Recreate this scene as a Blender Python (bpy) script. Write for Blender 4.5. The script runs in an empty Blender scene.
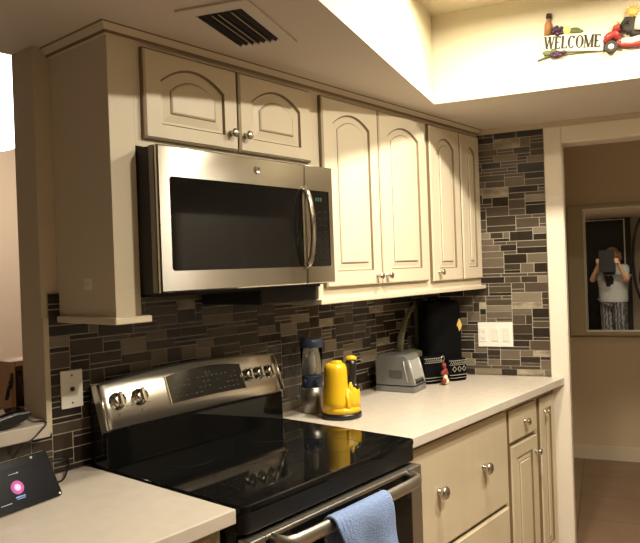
import bpy, bmesh, math, random
from mathutils import Vector, Matrix
random.seed(7)
sc = bpy.context.scene
COL = sc.collection
PI = math.pi
A = 0.298                                   # the house grid is turned by this angle against the range wall
N = Vector((math.cos(A), math.sin(A), 0))   # into the right-hand wall
W = Vector((math.sin(A), -math.cos(A), 0))  # along the right-hand wall, towards the viewer
XR = 1.9386                                 # corner of range wall and right-hand wall
CAM = Vector((-1.0865, -1.8451, 1.4745))
ZC = 2.135                                  # low kitchen ceiling
ZT = 2.5                                    # top of the raised ceiling well


# ------------------------------------------------------------------ materials
def sock(b, names):
    for n in names:
        if n in b.inputs:
            return b.inputs[n]


def mat(name, col, rough=0.5, metal=0.0, spec=0.5, noise=None, bump=None, aniso=0.0, coat=0.0, trans=0.0, emit=None):
    """noise = (scale, second colour, contrast, stretch xyz); bump = (scale, strength)"""
    m = bpy.data.materials.new(name)
    m.use_nodes = True
    nt = m.node_tree
    b = nt.nodes['Principled BSDF']
    b.inputs['Base Color'].default_value = (*col, 1)
    b.inputs['Roughness'].default_value = rough
    b.inputs['Metallic'].default_value = metal
    sock(b, ('Specular IOR Level', 'Specular')).default_value = spec
    if coat:
        b.inputs['Coat Weight'].default_value = coat
        b.inputs['Coat Roughness'].default_value = 0.05
    if trans:
        b.inputs['Transmission Weight'].default_value = trans
    tc = nt.nodes.new('ShaderNodeTexCoord')
    if noise:
        mp = nt.nodes.new('ShaderNodeMapping')
        nt.links.new(tc.outputs['Object'], mp.inputs['Vector'])
        if len(noise) > 3:
            mp.inputs['Scale'].default_value = noise[3]
        nz = nt.nodes.new('ShaderNodeTexNoise')
        nz.inputs['Scale'].default_value = noise[0]
        nz.inputs['Detail'].default_value = 4
        nt.links.new(mp.outputs[0], nz.inputs['Vector'])
        rp = nt.nodes.new('ShaderNodeValToRGB')
        k = noise[2]
        rp.color_ramp.elements[0].position = 0.5 - 0.5 * k
        rp.color_ramp.elements[1].position = 0.5 + 0.5 * k
        rp.color_ramp.elements[0].color = (*col, 1)
        rp.color_ramp.elements[1].color = (*noise[1], 1)
        nt.links.new(nz.outputs['Fac'], rp.inputs['Fac'])
        nt.links.new(rp.outputs[0], b.inputs['Base Color'])
    if bump:
        nz2 = nt.nodes.new('ShaderNodeTexNoise')
        nz2.inputs['Scale'].default_value = bump[0]
        nz2.inputs['Detail'].default_value = 3
        nt.links.new(tc.outputs['Object'], nz2.inputs['Vector'])
        bp = nt.nodes.new('ShaderNodeBump')
        bp.inputs['Strength'].default_value = bump[1]
        bp.inputs['Distance'].default_value = 0.004
        nt.links.new(nz2.outputs['Fac'], bp.inputs['Height'])
        nt.links.new(bp.outputs[0], b.inputs['Normal'])
    if aniso:
        b.inputs['Anisotropic'].default_value = aniso
        tg = nt.nodes.new('ShaderNodeTangent')
        tg.direction_type = 'RADIAL'
        tg.axis = 'Z'
        nt.links.new(tg.outputs[0], b.inputs['Tangent'])
        b.inputs['Anisotropic Rotation'].default_value = .25
    if emit:
        b.inputs['Emission Color'].default_value = (*emit[0], 1)
        b.inputs['Emission Strength'].default_value = emit[1]
    return m


CREAM = mat('cream_cabinet_paint', (.70, .62, .475), .38, noise=(3, (.68, .595, .45), .8), bump=(60, .03))
GLAZE = mat('brown_glaze', (.21, .15, .08), .5)
BASEC = mat('cream_base_cabinet_paint', (.66, .57, .41), .42, noise=(5, (.60, .51, .36), .8, (4, 4, .6)), bump=(60, .03))
WALLP = mat('wall_paint', (.62, .53, .39), .75, bump=(150, .12))
WALLD = mat('dining_wall_paint', (.56, .45, .29), .8, bump=(120, .15))
WALLL = mat('living_wall_paint', (.80, .69, .57), .8, bump=(120, .1))
CEILP = mat('ceiling_paint', (.67, .61, .54), .85, bump=(180, .2))
WELL_LIT = mat('well_lit_tone', (.70, .635, .47), .85, bump=(120, .1))  # yellower copy of the ceiling paint; the overexposed look is in the colour
TRIMW = mat('trim_white', (.80, .73, .62), .4)
STEEL = mat('brushed_steel', (.62, .585, .53), .22, 1.0, noise=(30, (.55, .515, .465), .9, (.05, .05, 12)), aniso=.97)
STEELP = mat('polished_steel', (.66, .62, .55), .16, 1.0)
NICKEL = mat('satin_nickel', (.58, .54, .47), .24, 1.0)
DARKST = mat('dark_steel', (.22, .20, .18), .35, 1.0)
BLACKG = mat('black_glass', (.005, .005, .005), .045, 0, .27)
BLACKG2 = mat('black_window_glass', (.006, .0055, .005), .06, 0, .42)
BLACKP = mat('black_plastic', (.011, .0105, .010), .34)
BLACKM = mat('black_matte', (.015, .014, .013), .7)
QUARTZ = mat('cream_quartz', (.635, .57, .495), .26, noise=(22, (.565, .505, .435), .6), spec=.4)
WHITEP = mat('white_plastic', (.86, .82, .75), .3)
SLOT = mat('slot_dark', (.03, .025, .02), .7)
YELL = mat('yellow_plastic', (.76, .47, .014), .32, noise=(6, (.70, .425, .012), .8))
NAVY = mat('navy_plastic', (.028, .045, .085), .3)
GREYM = mat('grey_metal_paint', (.25, .25, .243), .28, .45, noise=(8, (.21, .21, .205), .8))
GREYL = mat('light_grey_panel', (.46, .455, .44), .35, .3)
CLEAR = mat('clear_plastic', (.93, .95, .96), .03, trans=1.0)
CLEAR.node_tree.nodes['Principled BSDF'].inputs['IOR'].default_value = 1.09
OLIVE = mat('olive_canvas', (.16, .155, .085), .9, noise=(60, (.12, .115, .06), .8), bump=(220, .3))
BAGB = mat('black_nylon', (.003, .003, .0035), .85, noise=(40, (.006, .006, .007), .8), bump=(200, .2), spec=.06)
BAGW = mat('cream_thread', (.40, .37, .30), .9)
GOLD = mat('mustard_patch', (.62, .44, .10), .7)
REDB = mat('red_bead', (.24, .035, .03), .3)
CRMB = mat('cream_bead', (.80, .68, .48), .4)
TOWEL = mat('blue_terry', (.25, .345, .60), .95, noise=(90, (.185, .265, .48), .7), bump=(260, .9))
TOWELD = mat('blue_terry_inside', (.16, .21, .35), .95, noise=(90, (.12, .165, .28), .7), bump=(260, .9))
WOOD = mat('warm_wood', (.55, .32, .165), .5, noise=(7, (.43, .24, .12), .9, (1, 1, 8)))
BOTTLE = mat('dark_bottle_glass', (.05, .022, .02), .12)
GREEND = mat('green_digits', (.01, .05, .02), .5, emit=((.05, .7, .22), .04))
SCREEN = mat('dark_screen', (.006, .006, .007), .25, spec=.03, emit=((.05, .05, .055), .15))
PINK = mat('pink_ring', (.2, .02, .1), .3, emit=((.85, .20, .48), .85))
PINKW = mat('pink_core', (.3, .2, .3), .3, emit=((.95, .75, .95), 1.0))
SBLUE = mat('screen_blue', (.05, .1, .3), .3, emit=((.20, .42, .95), .35))
SWHITE = mat('screen_white', (.3, .3, .3), .3, emit=((.8, .8, .85), .15))
LAMPG = mat('glowing_shade', (.9, .88, .85), .6, emit=((1.0, .95, .90), 6.0))
LAMPE = mat('lamp_lens', (.9, .9, .85), .5, emit=((1.0, .80, .50), 8.0))
MIRR = mat('mirror_silver', (.86, .84, .78), .01, 1.0)
MFRAME = mat('mirror_frame_paint', (.42, .35, .22), .45)
MGOLD = mat('mirror_inner_bead', (.85, .78, .62), .4)
IRON = mat('wrought_iron', (.02, .018, .016), .5)
SIGNC = mat('sign_cream', (.66, .61, .46), .7)
SIGNT = mat('sign_letter', (.025, .02, .012), .7)
GRAPE = mat('grape_purple', (.045, .015, .04), .5)
LEAF = mat('leaf_green', (.09, .105, .03), .6)
CORK = mat('bottle_brown', (.30, .13, .04), .5)
LEMON = mat('fruit_yellow', (.75, .55, .16), .5)
SRED = mat('scooter_red', (.30, .03, .025), .4)
TIRE = mat('scooter_tyre', (.03, .025, .02), .7)
SUNY = mat('sun_yellow', (.72, .48, .12), .6)
SKIN = mat('skin', (.60, .36, .25), .5)
HAIR = mat('brown_hair', (.20, .10, .07), .6)
SHIRT = mat('grey_shirt', (.34, .35, .36), .9)
SCARF = mat('black_scarf', (.012, .012, .014), .9)
TABLT = mat('tablet_case', (.012, .012, .013), .5)


def pants_mat():
    m = mat('patterned_trousers', (.05, .05, .06), .9)
    nt = m.node_tree
    b = nt.nodes['Principled BSDF']
    tc = nt.nodes.new('ShaderNodeTexCoord')
    wv = nt.nodes.new('ShaderNodeTexWave')
    wv.inputs['Scale'].default_value = 7
    wv.inputs['Distortion'].default_value = 5
    wv.inputs['Detail Scale'].default_value = 3
    rp = nt.nodes.new('ShaderNodeValToRGB')
    rp.color_ramp.elements[0].position = .62
    rp.color_ramp.elements[1].position = .75
    rp.color_ramp.elements[0].color = (.05, .05, .06, 1)
    rp.color_ramp.elements[1].color = (.20, .21, .23, 1)
    nt.links.new(tc.outputs['Object'], wv.inputs['Vector'])
    nt.links.new(wv.outputs['Fac'], rp.inputs['Fac'])
    nt.links.new(rp.outputs[0], b.inputs['Base Color'])
    return m


PANTS = pants_mat()


def floor_mat():
    m = mat('floor_tile', (.2, .12, .07), .45)
    nt = m.node_tree
    b = nt.nodes['Principled BSDF']
    tc = nt.nodes.new('ShaderNodeTexCoord')
    mp = nt.nodes.new('ShaderNodeMapping')
    mp.inputs['Rotation'].default_value = (0, 0, -A)
    br = nt.nodes.new('ShaderNodeTexBrick')
    br.offset = 0
    br.inputs['Scale'].default_value = 1
    br.inputs['Brick Width'].default_value = .42
    br.inputs['Row Height'].default_value = .42
    br.inputs['Mortar Size'].default_value = .005
    br.inputs['Color1'].default_value = (.34, .225, .145, 1)
    br.inputs['Color2'].default_value = (.30, .195, .125, 1)
    br.inputs['Mortar'].default_value = (.20, .135, .085, 1)
    nz = nt.nodes.new('ShaderNodeTexNoise')
    nz.inputs['Scale'].default_value = 5
    mx = nt.nodes.new('ShaderNodeMixRGB')
    mx.blend_type = 'MULTIPLY'
    mx.inputs[0].default_value = .35
    nt.links.new(tc.outputs['Object'], mp.inputs[0])
    nt.links.new(mp.outputs[0], br.inputs['Vector'])
    nt.links.new(tc.outputs['Object'], nz.inputs['Vector'])
    nt.links.new(br.outputs['Color'], mx.inputs[1])
    nt.links.new(nz.outputs['Fac'], mx.inputs[2])
    nt.links.new(mx.outputs[0], b.inputs['Base Color'])
    return m


FLOORM = floor_mat()
GROUT = mat('grout', (.47, .43, .36), .85)
TILES = [
    mat('tile_espresso', (0.0200, 0.0145, 0.0103), .25, noise=(30, (0.0320, 0.0233, 0.0163), .9)),
    mat('tile_brown', (0.0420, 0.0301, 0.0198), .25, noise=(25, (0.0580, 0.0417, 0.0275), .9)),
    mat('tile_cocoa', (0.0680, 0.0495, 0.0335), .3, noise=(20, (0.0880, 0.0650, 0.0439), .9)),
    mat('tile_taupe', (0.1250, 0.0970, 0.0688), .35, noise=(20, (0.1550, 0.1222, 0.0860), .9)),
    mat('tile_greige', (0.1900, 0.1552, 0.1118), .35, noise=(16, (0.2350, 0.1940, 0.1376), .9)),
    mat('tile_marble', (0.1600, 0.1300, 0.0929), .28, noise=(16, (0.4200, 0.3638, 0.2666), .35, (1, 1, 3))),
]
TILEW = [30, 26, 20, 16, 9, 5]


# ------------------------------------------------------------------ mesh builder
class MB:
    def __init__(self):
        self.bm = bmesh.new()

    def _tag(self, faces, mi, smooth):
        for f in faces:
            f.material_index = mi
            f.smooth = smooth

    def box(self, x0, x1, y0, y1, z0, z1, mi=0, bev=0.0, seg=2, M=None):
        x0, x1 = min(x0, x1), max(x0, x1)
        y0, y1 = min(y0, y1), max(y0, y1)
        z0, z1 = min(z0, z1), max(z0, z1)
        b = bmesh.new()
        bmesh.ops.create_cube(b, size=1)
        for v in b.verts:
            v.co = Vector(((v.co.x + .5) * (x1 - x0) + x0, (v.co.y + .5) * (y1 - y0) + y0, (v.co.z + .5) * (z1 - z0) + z0))
        if bev:
            bmesh.ops.bevel(b, geom=list(b.edges), offset=bev, segments=seg, profile=.5, affect='EDGES')
        return self._merge(b, mi, False, M)

    def _merge(self, b, mi, smooth, M=None):
        if M is not None:
            b.transform(M)
        vm = {}
        for v in b.verts:
            vm[v.index] = None
        b.verts.index_update()
        nv = [self.bm.verts.new(v.co) for v in b.verts]
        for f in b.faces:
            try:
                g = self.bm.faces.new([nv[v.index] for v in f.verts])
            except ValueError:
                continue
            g.material_index = mi if mi is not None else f.material_index
            g.smooth = smooth
        b.free()
        return nv

    def prism(self, pts, d0, d1, axis='z', mi=0, bev=0.0, smooth=False):
        """pts in the plane across axis: z -> (x,y), y -> (x,z), x -> (y,z)"""
        b = bmesh.new()

        def P(p, d):
            return {'z': (p[0], p[1], d), 'y': (p[0], d, p[1]), 'x': (d, p[0], p[1])}[axis]
        lo = [b.verts.new(P(p, d0)) for p in pts]
        hi = [b.verts.new(P(p, d1)) for p in pts]
        n = len(pts)
        b.faces.new(lo[::-1])
        b.faces.new(hi)
        for i in range(n):
            b.faces.new((lo[i], lo[(i + 1) % n], hi[(i + 1) % n], hi[i]))
        bmesh.ops.recalc_face_normals(b, faces=b.faces)
        if bev:
            bmesh.ops.bevel(b, geom=list(b.edges), offset=bev, segments=2, profile=.5, affect='EDGES')
        return self._merge(b, mi, smooth)

    def tube(self, path, r, n=10, mi=0, cap=True, flat=None):
        """sweep a circle (or an ellipse flat=(rx, rz)) along a path of points; r may be a list"""
        b = bmesh.new()
        pts = [Vector(p) for p in path]
        rings = []
        up = Vector((0, 0, 1))
        prev = None
        for i, p in enumerate(pts):
            t = (pts[min(i + 1, len(pts) - 1)] - pts[max(i - 1, 0)]).normalized()
            if prev is None:
                ref = up if abs(t.dot(up)) < .9 else Vector((1, 0, 0))
                u = t.cross(ref).normalized()
            else:
                u = (prev - t * prev.dot(t)).normalized()
            prev = u
            v = t.cross(u)
            rr = r[i] if isinstance(r, (list, tuple)) else r
            fx, fz = flat if flat else (1, 1)
            rings.append([b.verts.new(p + (u * math.cos(2 * PI * k / n) * fx + v * math.sin(2 * PI * k / n) * fz) * rr) for k in range(n)])
        for a, c in zip(rings, rings[1:]):
            for k in range(n):
                b.faces.new((a[k], a[(k + 1) % n], c[(k + 1) % n], c[k]))
        if cap:
            b.faces.new(rings[0][::-1])
            b.faces.new(rings[-1])
        bmesh.ops.recalc_face_normals(b, faces=b.faces)
        return self._merge(b, mi, True)

    def lathe(self, prof, c, n=28, mi=0, M=None, sx=1.0, sy=1.0):
        b = bmesh.new()
        rings = []
        for r, z in prof:
            if r < 1e-6:
                rings.append([b.verts.new((0, 0, z))])
            else:
                rings.append([b.verts.new((r * sx * math.cos(2 * PI * k / n), r * sy * math.sin(2 * PI * k / n), z)) for k in range(n)])
        for a, d in zip(rings, rings[1:]):
            for k in range(n):
                k2 = (k + 1) % n
                if len(a) == 1 and len(d) == 1:
                    continue
                if len(a) == 1:
                    b.faces.new((a[0], d[k2], d[k]))
                elif len(d) == 1:
                    b.faces.new((a[k], a[k2], d[0]))
                else:
                    b.faces.new((a[k], a[k2], d[k2], d[k]))
        bmesh.ops.recalc_face_normals(b, faces=b.faces)
        T = Matrix.Translation(Vector(c))
        return self._merge(b, mi, True, T @ M if M is not None else T)

    def ball(self, c, r, mi=0, s=(1, 1, 1), n=16):
        b = bmesh.new()
        bmesh.ops.create_uvsphere(b, u_segments=n, v_segments=max(6, n // 2), radius=r)
        return self._merge(b, mi, True, Matrix.Translation(Vector(c)) @ Matrix.Diagonal((*s, 1)))

    def grid(self, fn, nu, nv, mi=0, smooth=True):
        b = bmesh.new()
        V = [[b.verts.new(fn(i / nu, j / nv)) for j in range(nv + 1)] for i in range(nu + 1)]
        for i in range(nu):
            for j in range(nv):
                b.faces.new((V[i][j], V[i + 1][j], V[i + 1][j + 1], V[i][j + 1]))
        return self._merge(b, mi, smooth)

    def xf(self, M):
        self.bm.transform(M)
        return self


def meta(o, label=None, cat=None, group=None, kind=None):
    if label:
        o['label'] = label
    if cat:
        o['category'] = cat
    if group:
        o['group'] = group
    if kind:
        o['kind'] = kind
    return o


def root_origin(o):
    v = Vector((0, 0, 0))
    while o is not None:
        v += o.location
        o = o.parent
    return v


def make(name, mb, mats, parent=None, world=True):
    """link ONE mesh object; world-space verts are moved into the parent's frame"""
    me = bpy.data.meshes.new(name)
    if parent is not None and world:
        mb.bm.transform(Matrix.Translation(-root_origin(parent)))
    bmesh.ops.recalc_face_normals(mb.bm, faces=mb.bm.faces)
    mb.bm.to_mesh(me)
    mb.bm.free()
    for m in (mats if isinstance(mats, (list, tuple)) else [mats]):
        me.materials.append(m)
    o = bpy.data.objects.new(name, me)
    COL.objects.link(o)
    o.parent = parent
    return o


def thing(name, loc, label, cat, group=None, rz=0.0):
    o = bpy.data.objects.new(name, None)
    COL.objects.link(o)
    o.empty_display_size = .05
    o.location = loc
    o.rotation_euler = (0, 0, rz)
    return meta(o, label, cat, group)


def struct(name, mb, mats):
    return meta(make(name, mb, mats), kind='structure')


RW = Matrix(((W.x, N.x, 0, XR), (W.y, N.y, 0, 0), (W.z, N.z, 1, 0), (0, 0, 0, 1)))   # right-hand wall frame: s along, depth into wall, z


def wallx(y):
    """x of the right-hand wall surface at a given y"""
    return XR - y * math.tan(A)


# ------------------------------------------------------------------ setting
b = MB()
b.box(-5, 7.5, -5.5, 5.5, -.06, 0)
struct('floor', b, FLOORM)

# low ceiling with the raised well, laid out on the house grid (a along N, b along W, from the well's inner corner)
C0 = Vector((1.380, -.428, 0))
WA, WB = 1.95, 1.85
MG = Matrix(((N.x, W.x, 0, C0.x), (N.y, W.y, 0, C0.y), (0, 0, 1, 0), (0, 0, 0, 1)))
b = MB()
t = .05
b.box(-7, 3, -3, 0, ZC, ZC + t)
b.box(-7, 3, WB, 4, ZC, ZC + t)
b.box(-7, -WA, 0, WB, ZC, ZC + t)
b.box(0, 3, 0, WB, ZC, ZC + t)
b.box(-WA - .05, 0.05, -.05, 0, ZC + t, ZT, 1)
b.box(-WA - .05, 0.05, WB, WB + .05, ZC + t, ZT, 1)
b.box(-WA - .05, -WA, 0, WB, ZC + t, ZT, 1)
b.box(0, .05, 0, WB, ZC + t, ZT, 1)
b.box(-WA - .05, .05, -.05, WB + .05, ZT, ZT + .05, 1)
b.xf(MG)
# the inner lips of the well take the well's lit tone
for f in b.bm.faces:
    c = MG.inverted() @ f.calc_center_median()
    if ZC + .001 < c.z < ZC + t - .001 and -WA - .01 < c.x < .01 and -.01 < c.y < WB + .01:
        f.material_index = 1
for pco, pno in ((Vector((0, .12, 0)), Vector((0, 1, 0))), (Vector((XR, 0, 0)) + N * .1, N)):
    bmesh.ops.bisect_plane(b.bm, geom=list(b.bm.verts) + list(b.bm.edges) + list(b.bm.faces), plane_co=pco, plane_no=pno, clear_outer=True)
struct('ceiling', b, [CEILP, WELL_LIT])

# range wall: full wall behind the cabinets, pillar end, knee wall under the pass-through
XP = -.122
b = MB()
b.prism([(XP, 0), (XR, 0), (XR + .07, .12), (XP, .12)], 0, 2.6, 'z')
b.box(-3.4, XP, 0, .12, 0, 1.032)
struct('wall_back', b, WALLP)

# right-hand wall with the cased opening
O0, O1, OH = .70, 1.75, 2.03
b = MB()
b.box(0, O0, 0, .12, 0, 2.6)
b.box(O1, 4.6, 0, .12, 0, 2.6)
b.box(O0, O1, 0, .12, OH, 2.6)
b.xf(RW)
struct('wall_right', b, WALLP)
b = MB()
b.box(O0 - .079, O0, -.018, 0, 0, OH + .08, 0, .004)
b.box(O1, O1 + .079, -.018, 0, 0, OH + .08, 0, .004)
b.box(O0, O1, -.018, 0, OH, OH + .08, 0, .004)
b.box(O0, O0 + .003, -.012, .125, 0, OH)
b.box(O0, O1, -.012, .125, OH - .003, OH)
b.xf(RW)
struct('trim_1', b, TRIMW)            # casing round the opening
b = MB()
b.box(-.02, 3, -.012, 0, ZC - .027, ZC)
b.xf(RW)
for pco, pno in (((0, -.30, 0), (0, 1, 0)),):
    bmesh.ops.bisect_plane(b.bm, geom=list(b.bm.verts) + list(b.bm.edges) + list(b.bm.faces), plane_co=pco, plane_no=pno, clear_outer=True)
struct('trim_2', b, WALLP)            # narrow strip between tile and ceiling

# dining room beyond the opening
FP = Vector((4.013, -.195, 0))
MF = Matrix(((W.x, N.x, 0, FP.x), (W.y, N.y, 0, FP.y), (0, 0, 1, 0), (0, 0, 0, 1)))
b = MB()
b.box(-2.6, 3.6, 0, .1, 0, 2.55)
b.xf(MF)
struct('wall_dining', b, WALLD)
b = MB()
b.box(-2.6, 3.6, -.014, 0, 0, .085)
b.box(-2.6, 3.6, -.010, 0, .085, .1)
b.xf(MF)
struct('baseboard_dining', b, mat('baseboard_paint', (.60, .51, .38), .5))
b = MB()
b.box(-2.6, -2.5, -2.6, 0, 0, 2.55)
b.box(3.5, 3.6, -2.6, 0, 0, 2.55)
b.box(-2.6, 3.6, -2.6, .1, 2.45, 2.55)
b.xf(MF)
bmesh.ops.bisect_plane(b.bm, geom=list(b.bm.verts) + list(b.bm.edges) + list(b.bm.faces), plane_co=Vector((XR, 0, 0)) + N * .12, plane_no=-N, clear_outer=True)
struct('ceiling_dining', b, WALLD)

# wall behind the viewer with a dark glass door (seen in the dining mirror), and the closing walls
RP = CAM - N * 1.6
MR = Matrix(((W.x, N.x, 0, RP.x), (W.y, N.y, 0, RP.y), (0, 0, 1, 0), (0, 0, 0, 1)))
b = MB()
b.box(-6, 5, -.1, 0, 0, 2.6)
b.xf(MR)
struct('wall_rear', b, mat('rear_wall_paint', (.30, .26, .20), .8, bump=(120, .1)))
b = MB()
b.box(-.60, .40, .002, .03, 0, 2.36, 0)
b.box(-.55, .30, .03, .034, .08, 2.11, 1)
b.box(-.55, .295, .034, .04, 2.10, 2.112, 2)
b.box(.295, .312, .034, .04, .08, 2.112, 2)
b.xf(MR)
struct('door_1', b, [BLACKM, mat('night_glass', (.006, .006, .006), .25, spec=.2), MGOLD])
SP = CAM + W * 1.9
MS = Matrix(((N.x, W.x, 0, SP.x), (N.y, W.y, 0, SP.y), (0, 0, 1, 0), (0, 0, 0, 1)))
b = MB()
b.box(-2.2, 3.9, 0, .1, 0, 2.6)
b.xf(MS)
struct('wall_front', b, mat('front_wall_paint', (.34, .295, .23), .8, bump=(120, .1)))
# room on the far side of the pass-through
b = MB()
b.box(-4.4, 3.2, 3.6, 3.7, 0, 2.75)
b.box(3.1, 3.2, .12, 3.6, 0, 2.75)
b.box(-4.5, -4.4, -.5, 3.7, 0, 2.75)
struct('wall_living', b, WALLL)
b = MB()
b.box(-4.5, 3.2, .12, 3.7, 2.7, 2.75)
struct('ceiling_living', b, CEILP)


# ------------------------------------------------------------------ mosaic backsplash
def mosaic(mb, x0, x1, z0, z1, y=-.006, unit=.0158, seed=1, weights=TILEW, hw=(30, 36, 34)):
    rnd = random.Random(seed)
    nx = max(1, int(round((x1 - x0) / unit)))
    nz = max(1, int(round((z1 - z0) / unit)))
    ux, uz = (x1 - x0) / nx, (z1 - z0) / nz
    occ = [[False] * nx for _ in range(nz)]
    g = .00165
    mb.box(x0, x1, -.0048, 0, z0, z1, 0)
    for j in range(nz):
        i = 0
        while i < nx:
            if occ[j][i]:
                i += 1
                continue
            free = 0
            while i + free < nx and not occ[j][i + free]:
                free += 1
            h = rnd.choices((1, 2, 3), hw)[0]
            h = min(h, nz - j)
            if h == 1:
                w = rnd.randint(4, 9)
            elif h == 2:
                w = rnd.randint(4, 9)
            else:
                w = rnd.randint(4, 8)
            w = min(w, free)
            if 0 < free - w < 2:
                w = free
            while h > 1 and any(occ[j + hh][i + k] for hh in range(h) for k in range(w)):
                h -= 1
            for hh in range(h):
                for k in range(w):
                    occ[j + hh][i + k] = True
            mi = 1 + rnd.choices(range(6), weights)[0]
            if h == 1:
                mi = min(mi, 3)
            d = y - rnd.choice((0, .0006, .0012))
            mb.box(x0 + i * ux + g, x0 + (i + w) * ux - g, d, -.004, z0 + j * uz + g, z0 + (j + h) * uz - g, mi)
            i += w


b = MB()
mosaic(b, -.106, 1.93, .914, 1.43, seed=3, weights=[36, 26, 18, 12, 5, 3])
mosaic(b, -1.6, -.106, .914, 1.032, seed=5, weights=[36, 26, 18, 12, 5, 3])
meta(make('tile_backsplash', b, [GROUT] + TILES), 'dark brown mosaic tile backsplash behind the range and under the cabinets', 'backsplash')
b = MB()
mosaic(b, .008, .62, .914, ZC - .027, seed=11, weights=[24, 20, 18, 24, 16, 9], hw=(38, 42, 20))
b.xf(RW)
meta(make('tile_backsplash', b, [GROUT] + TILES), 'tall strip of mixed brown mosaic tile beside the doorway, reaching the ceiling', 'backsplash')
b = MB()
b.box(XP, -.106, -.008, 0, 1.033, 1.36)
struct('trim_3', b, WALLP)           # painted edge strip at the end of the tile

# ------------------------------------------------------------------ cabinets
YF = -.292   # face frame of the wall cabinets
YD = -.311   # front of their doors


def arch_loop(x0, x1, z0, z1, ah, y, nb=8, ns=8, na=24):
    pts = []
    for i in range(nb):
        pts.append((x0 + (x1 - x0) * i / nb, z0))
    zs = z1 - ah
    for i in range(ns):
        pts.append((x1, z0 + (zs - z0) * i / ns))
    for i in range(na):
        u = i / na
        x = x1 + (x0 - x1) * u
        pts.append((x, zs + ah * (1 - (2 * u - 1) ** 2) if ah else z1))
    for i in range(ns):
        pts.append((x0, zs + (z0 - zs) * i / ns))
    return [(x, y, z) for x, z in pts]


def rect_loop(x0, x1, z0, z1, y, zsf, nb=8, ns=8, na=24):
    pts = []
    for i in range(nb):
        pts.append((x0 + (x1 - x0) * i / nb, z0))
    for i in range(ns):
        pts.append((x1, z0 + (z1 - z0) * i / ns))
    for i in range(na):
        pts.append((x1 + (x0 - x1) * i / na, z1))
    for i in range(ns):
        pts.append((x0, z1 + (z0 - z1) * i / ns))
    return [(x, y, z) for x, z in pts]


def panel_door(x0, x1, z0, z1, yf, th=.019, ah=.05, st=.06, rb=.06, rt=.055, fi=.034, paint=None, glaze=None):
    """raised-panel door facing -y: slab, stepped edge, arched groove and raised field"""
    mb = MB()
    bm = mb.bm
    yb = yf + th
    e = .007
    loops = [
        (rect_loop(x0, x1, z0, z1, yb, 0), None),
        (rect_loop(x0, x1, z0, z1, yf + e, 0), 1),
        (rect_loop(x0 + .003, x1 - .003, z0 + .003, z1 - .003, yf + e - .001, 0), 1),
        (rect_loop(x0 + e, x1 - e, z0 + e, z1 - e, yf, 0), 0),
    ]

    def al(d, y, k=1.0):
        return arch_loop(x0 + st + d, x1 - st - d, z0 + rb + d, z1 - rt - d, ah * k, y)
    loops += [
        (al(0, yf), 0),
        (al(.0050, yf + .0075), 1),
        (al(.0110, yf + .0085), 0),
        (al(fi - .006, yf + .0055, .80), 0),
        (al(fi - .003, yf + .0042, .72), 1),
        (al(fi + .001, yf + .0008, .70), 0),
    ]
    rings = [[bm.verts.new(p) for p in L] for L, _ in loops]
    for k in range(1, len(rings)):
        a, c = rings[k - 1], rings[k]
        n = len(a)
        for i in range(n):
            f = bm.faces.new((a[i], a[(i + 1) % n], c[(i + 1) % n], c[i]))
            f.material_index = loops[k][1] or 0
    bm.faces.new(rings[0][::-1])
    bm.faces.new(rings[-1])
    return mb


def knob_mb(x, y, z, r=.015, L=.026, plate=.010):
    mb = MB()
    M = Matrix.Rotation(PI / 2, 4, 'X')        # lathe axis z -> -y
    mb.lathe([(0, 0), (plate, 0), (plate * .9, .004), (r * .38, .006), (r * .36, L - r * .75), (r * .8, L - r * .55),
              (r, L - r * .2), (r * .85, L + r * .12), (r * .45, L + r * .28), (0, L + r * .32)], (x, y, z), 20, 0, M)
    return mb


def door_part(cab, name, kx, kz, paint, glaze, kr=.014, **kw):
    d = make(name, panel_door(**kw), [paint, glaze], cab)
    if kx is not None:
        make('knob', knob_mb(kx, kw['yf'], kz, kr), NICKEL, d)
    return d


ZB, ZTOP = 1.364, 2.116
cabs = thing('wall_cabinet', (.38, -.15, 1.825), 'low cream wall cabinet with two arched doors directly above the microwave', 'cabinet')
b = MB()
b.box(.0085, .757, YF, -.002, 1.825, ZTOP)
make('body', b, [CREAM, GLAZE], cabs)
door_part(cabs, 'door', .342, 1.897, CREAM, GLAZE, x0=.030, x1=.378, z0=1.846, z1=2.096, yf=YD, ah=.046, st=.056, rb=.044, rt=.036, fi=.040)
door_part(cabs, 'door', .403, 1.897, CREAM, GLAZE, x0=.383, x1=.726, z0=1.846, z1=2.096, yf=YD, ah=.046, st=.056, rb=.044, rt=.036, fi=.040)

cabs = thing('wall_cabinet', (1.14, -.15, ZB), 'tall cream wall cabinet with arched doors just right of the microwave', 'cabinet')
b = MB()
b.box(.7575, 1.512, YF, -.010, ZB, ZTOP)
make('body', b, [CREAM, GLAZE], cabs)
door_part(cabs, 'door', 1.098, 1.436, CREAM, GLAZE, x0=.787, x1=1.136, z0=1.402, z1=2.095, yf=YD, ah=.042, st=.060, rb=.058, rt=.050)
door_part(cabs, 'door', 1.163, 1.436, CREAM, GLAZE, x0=1.141, x1=1.496, z0=1.402, z1=2.095, yf=YD, ah=.042, st=.060, rb=.058, rt=.050)

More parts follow.
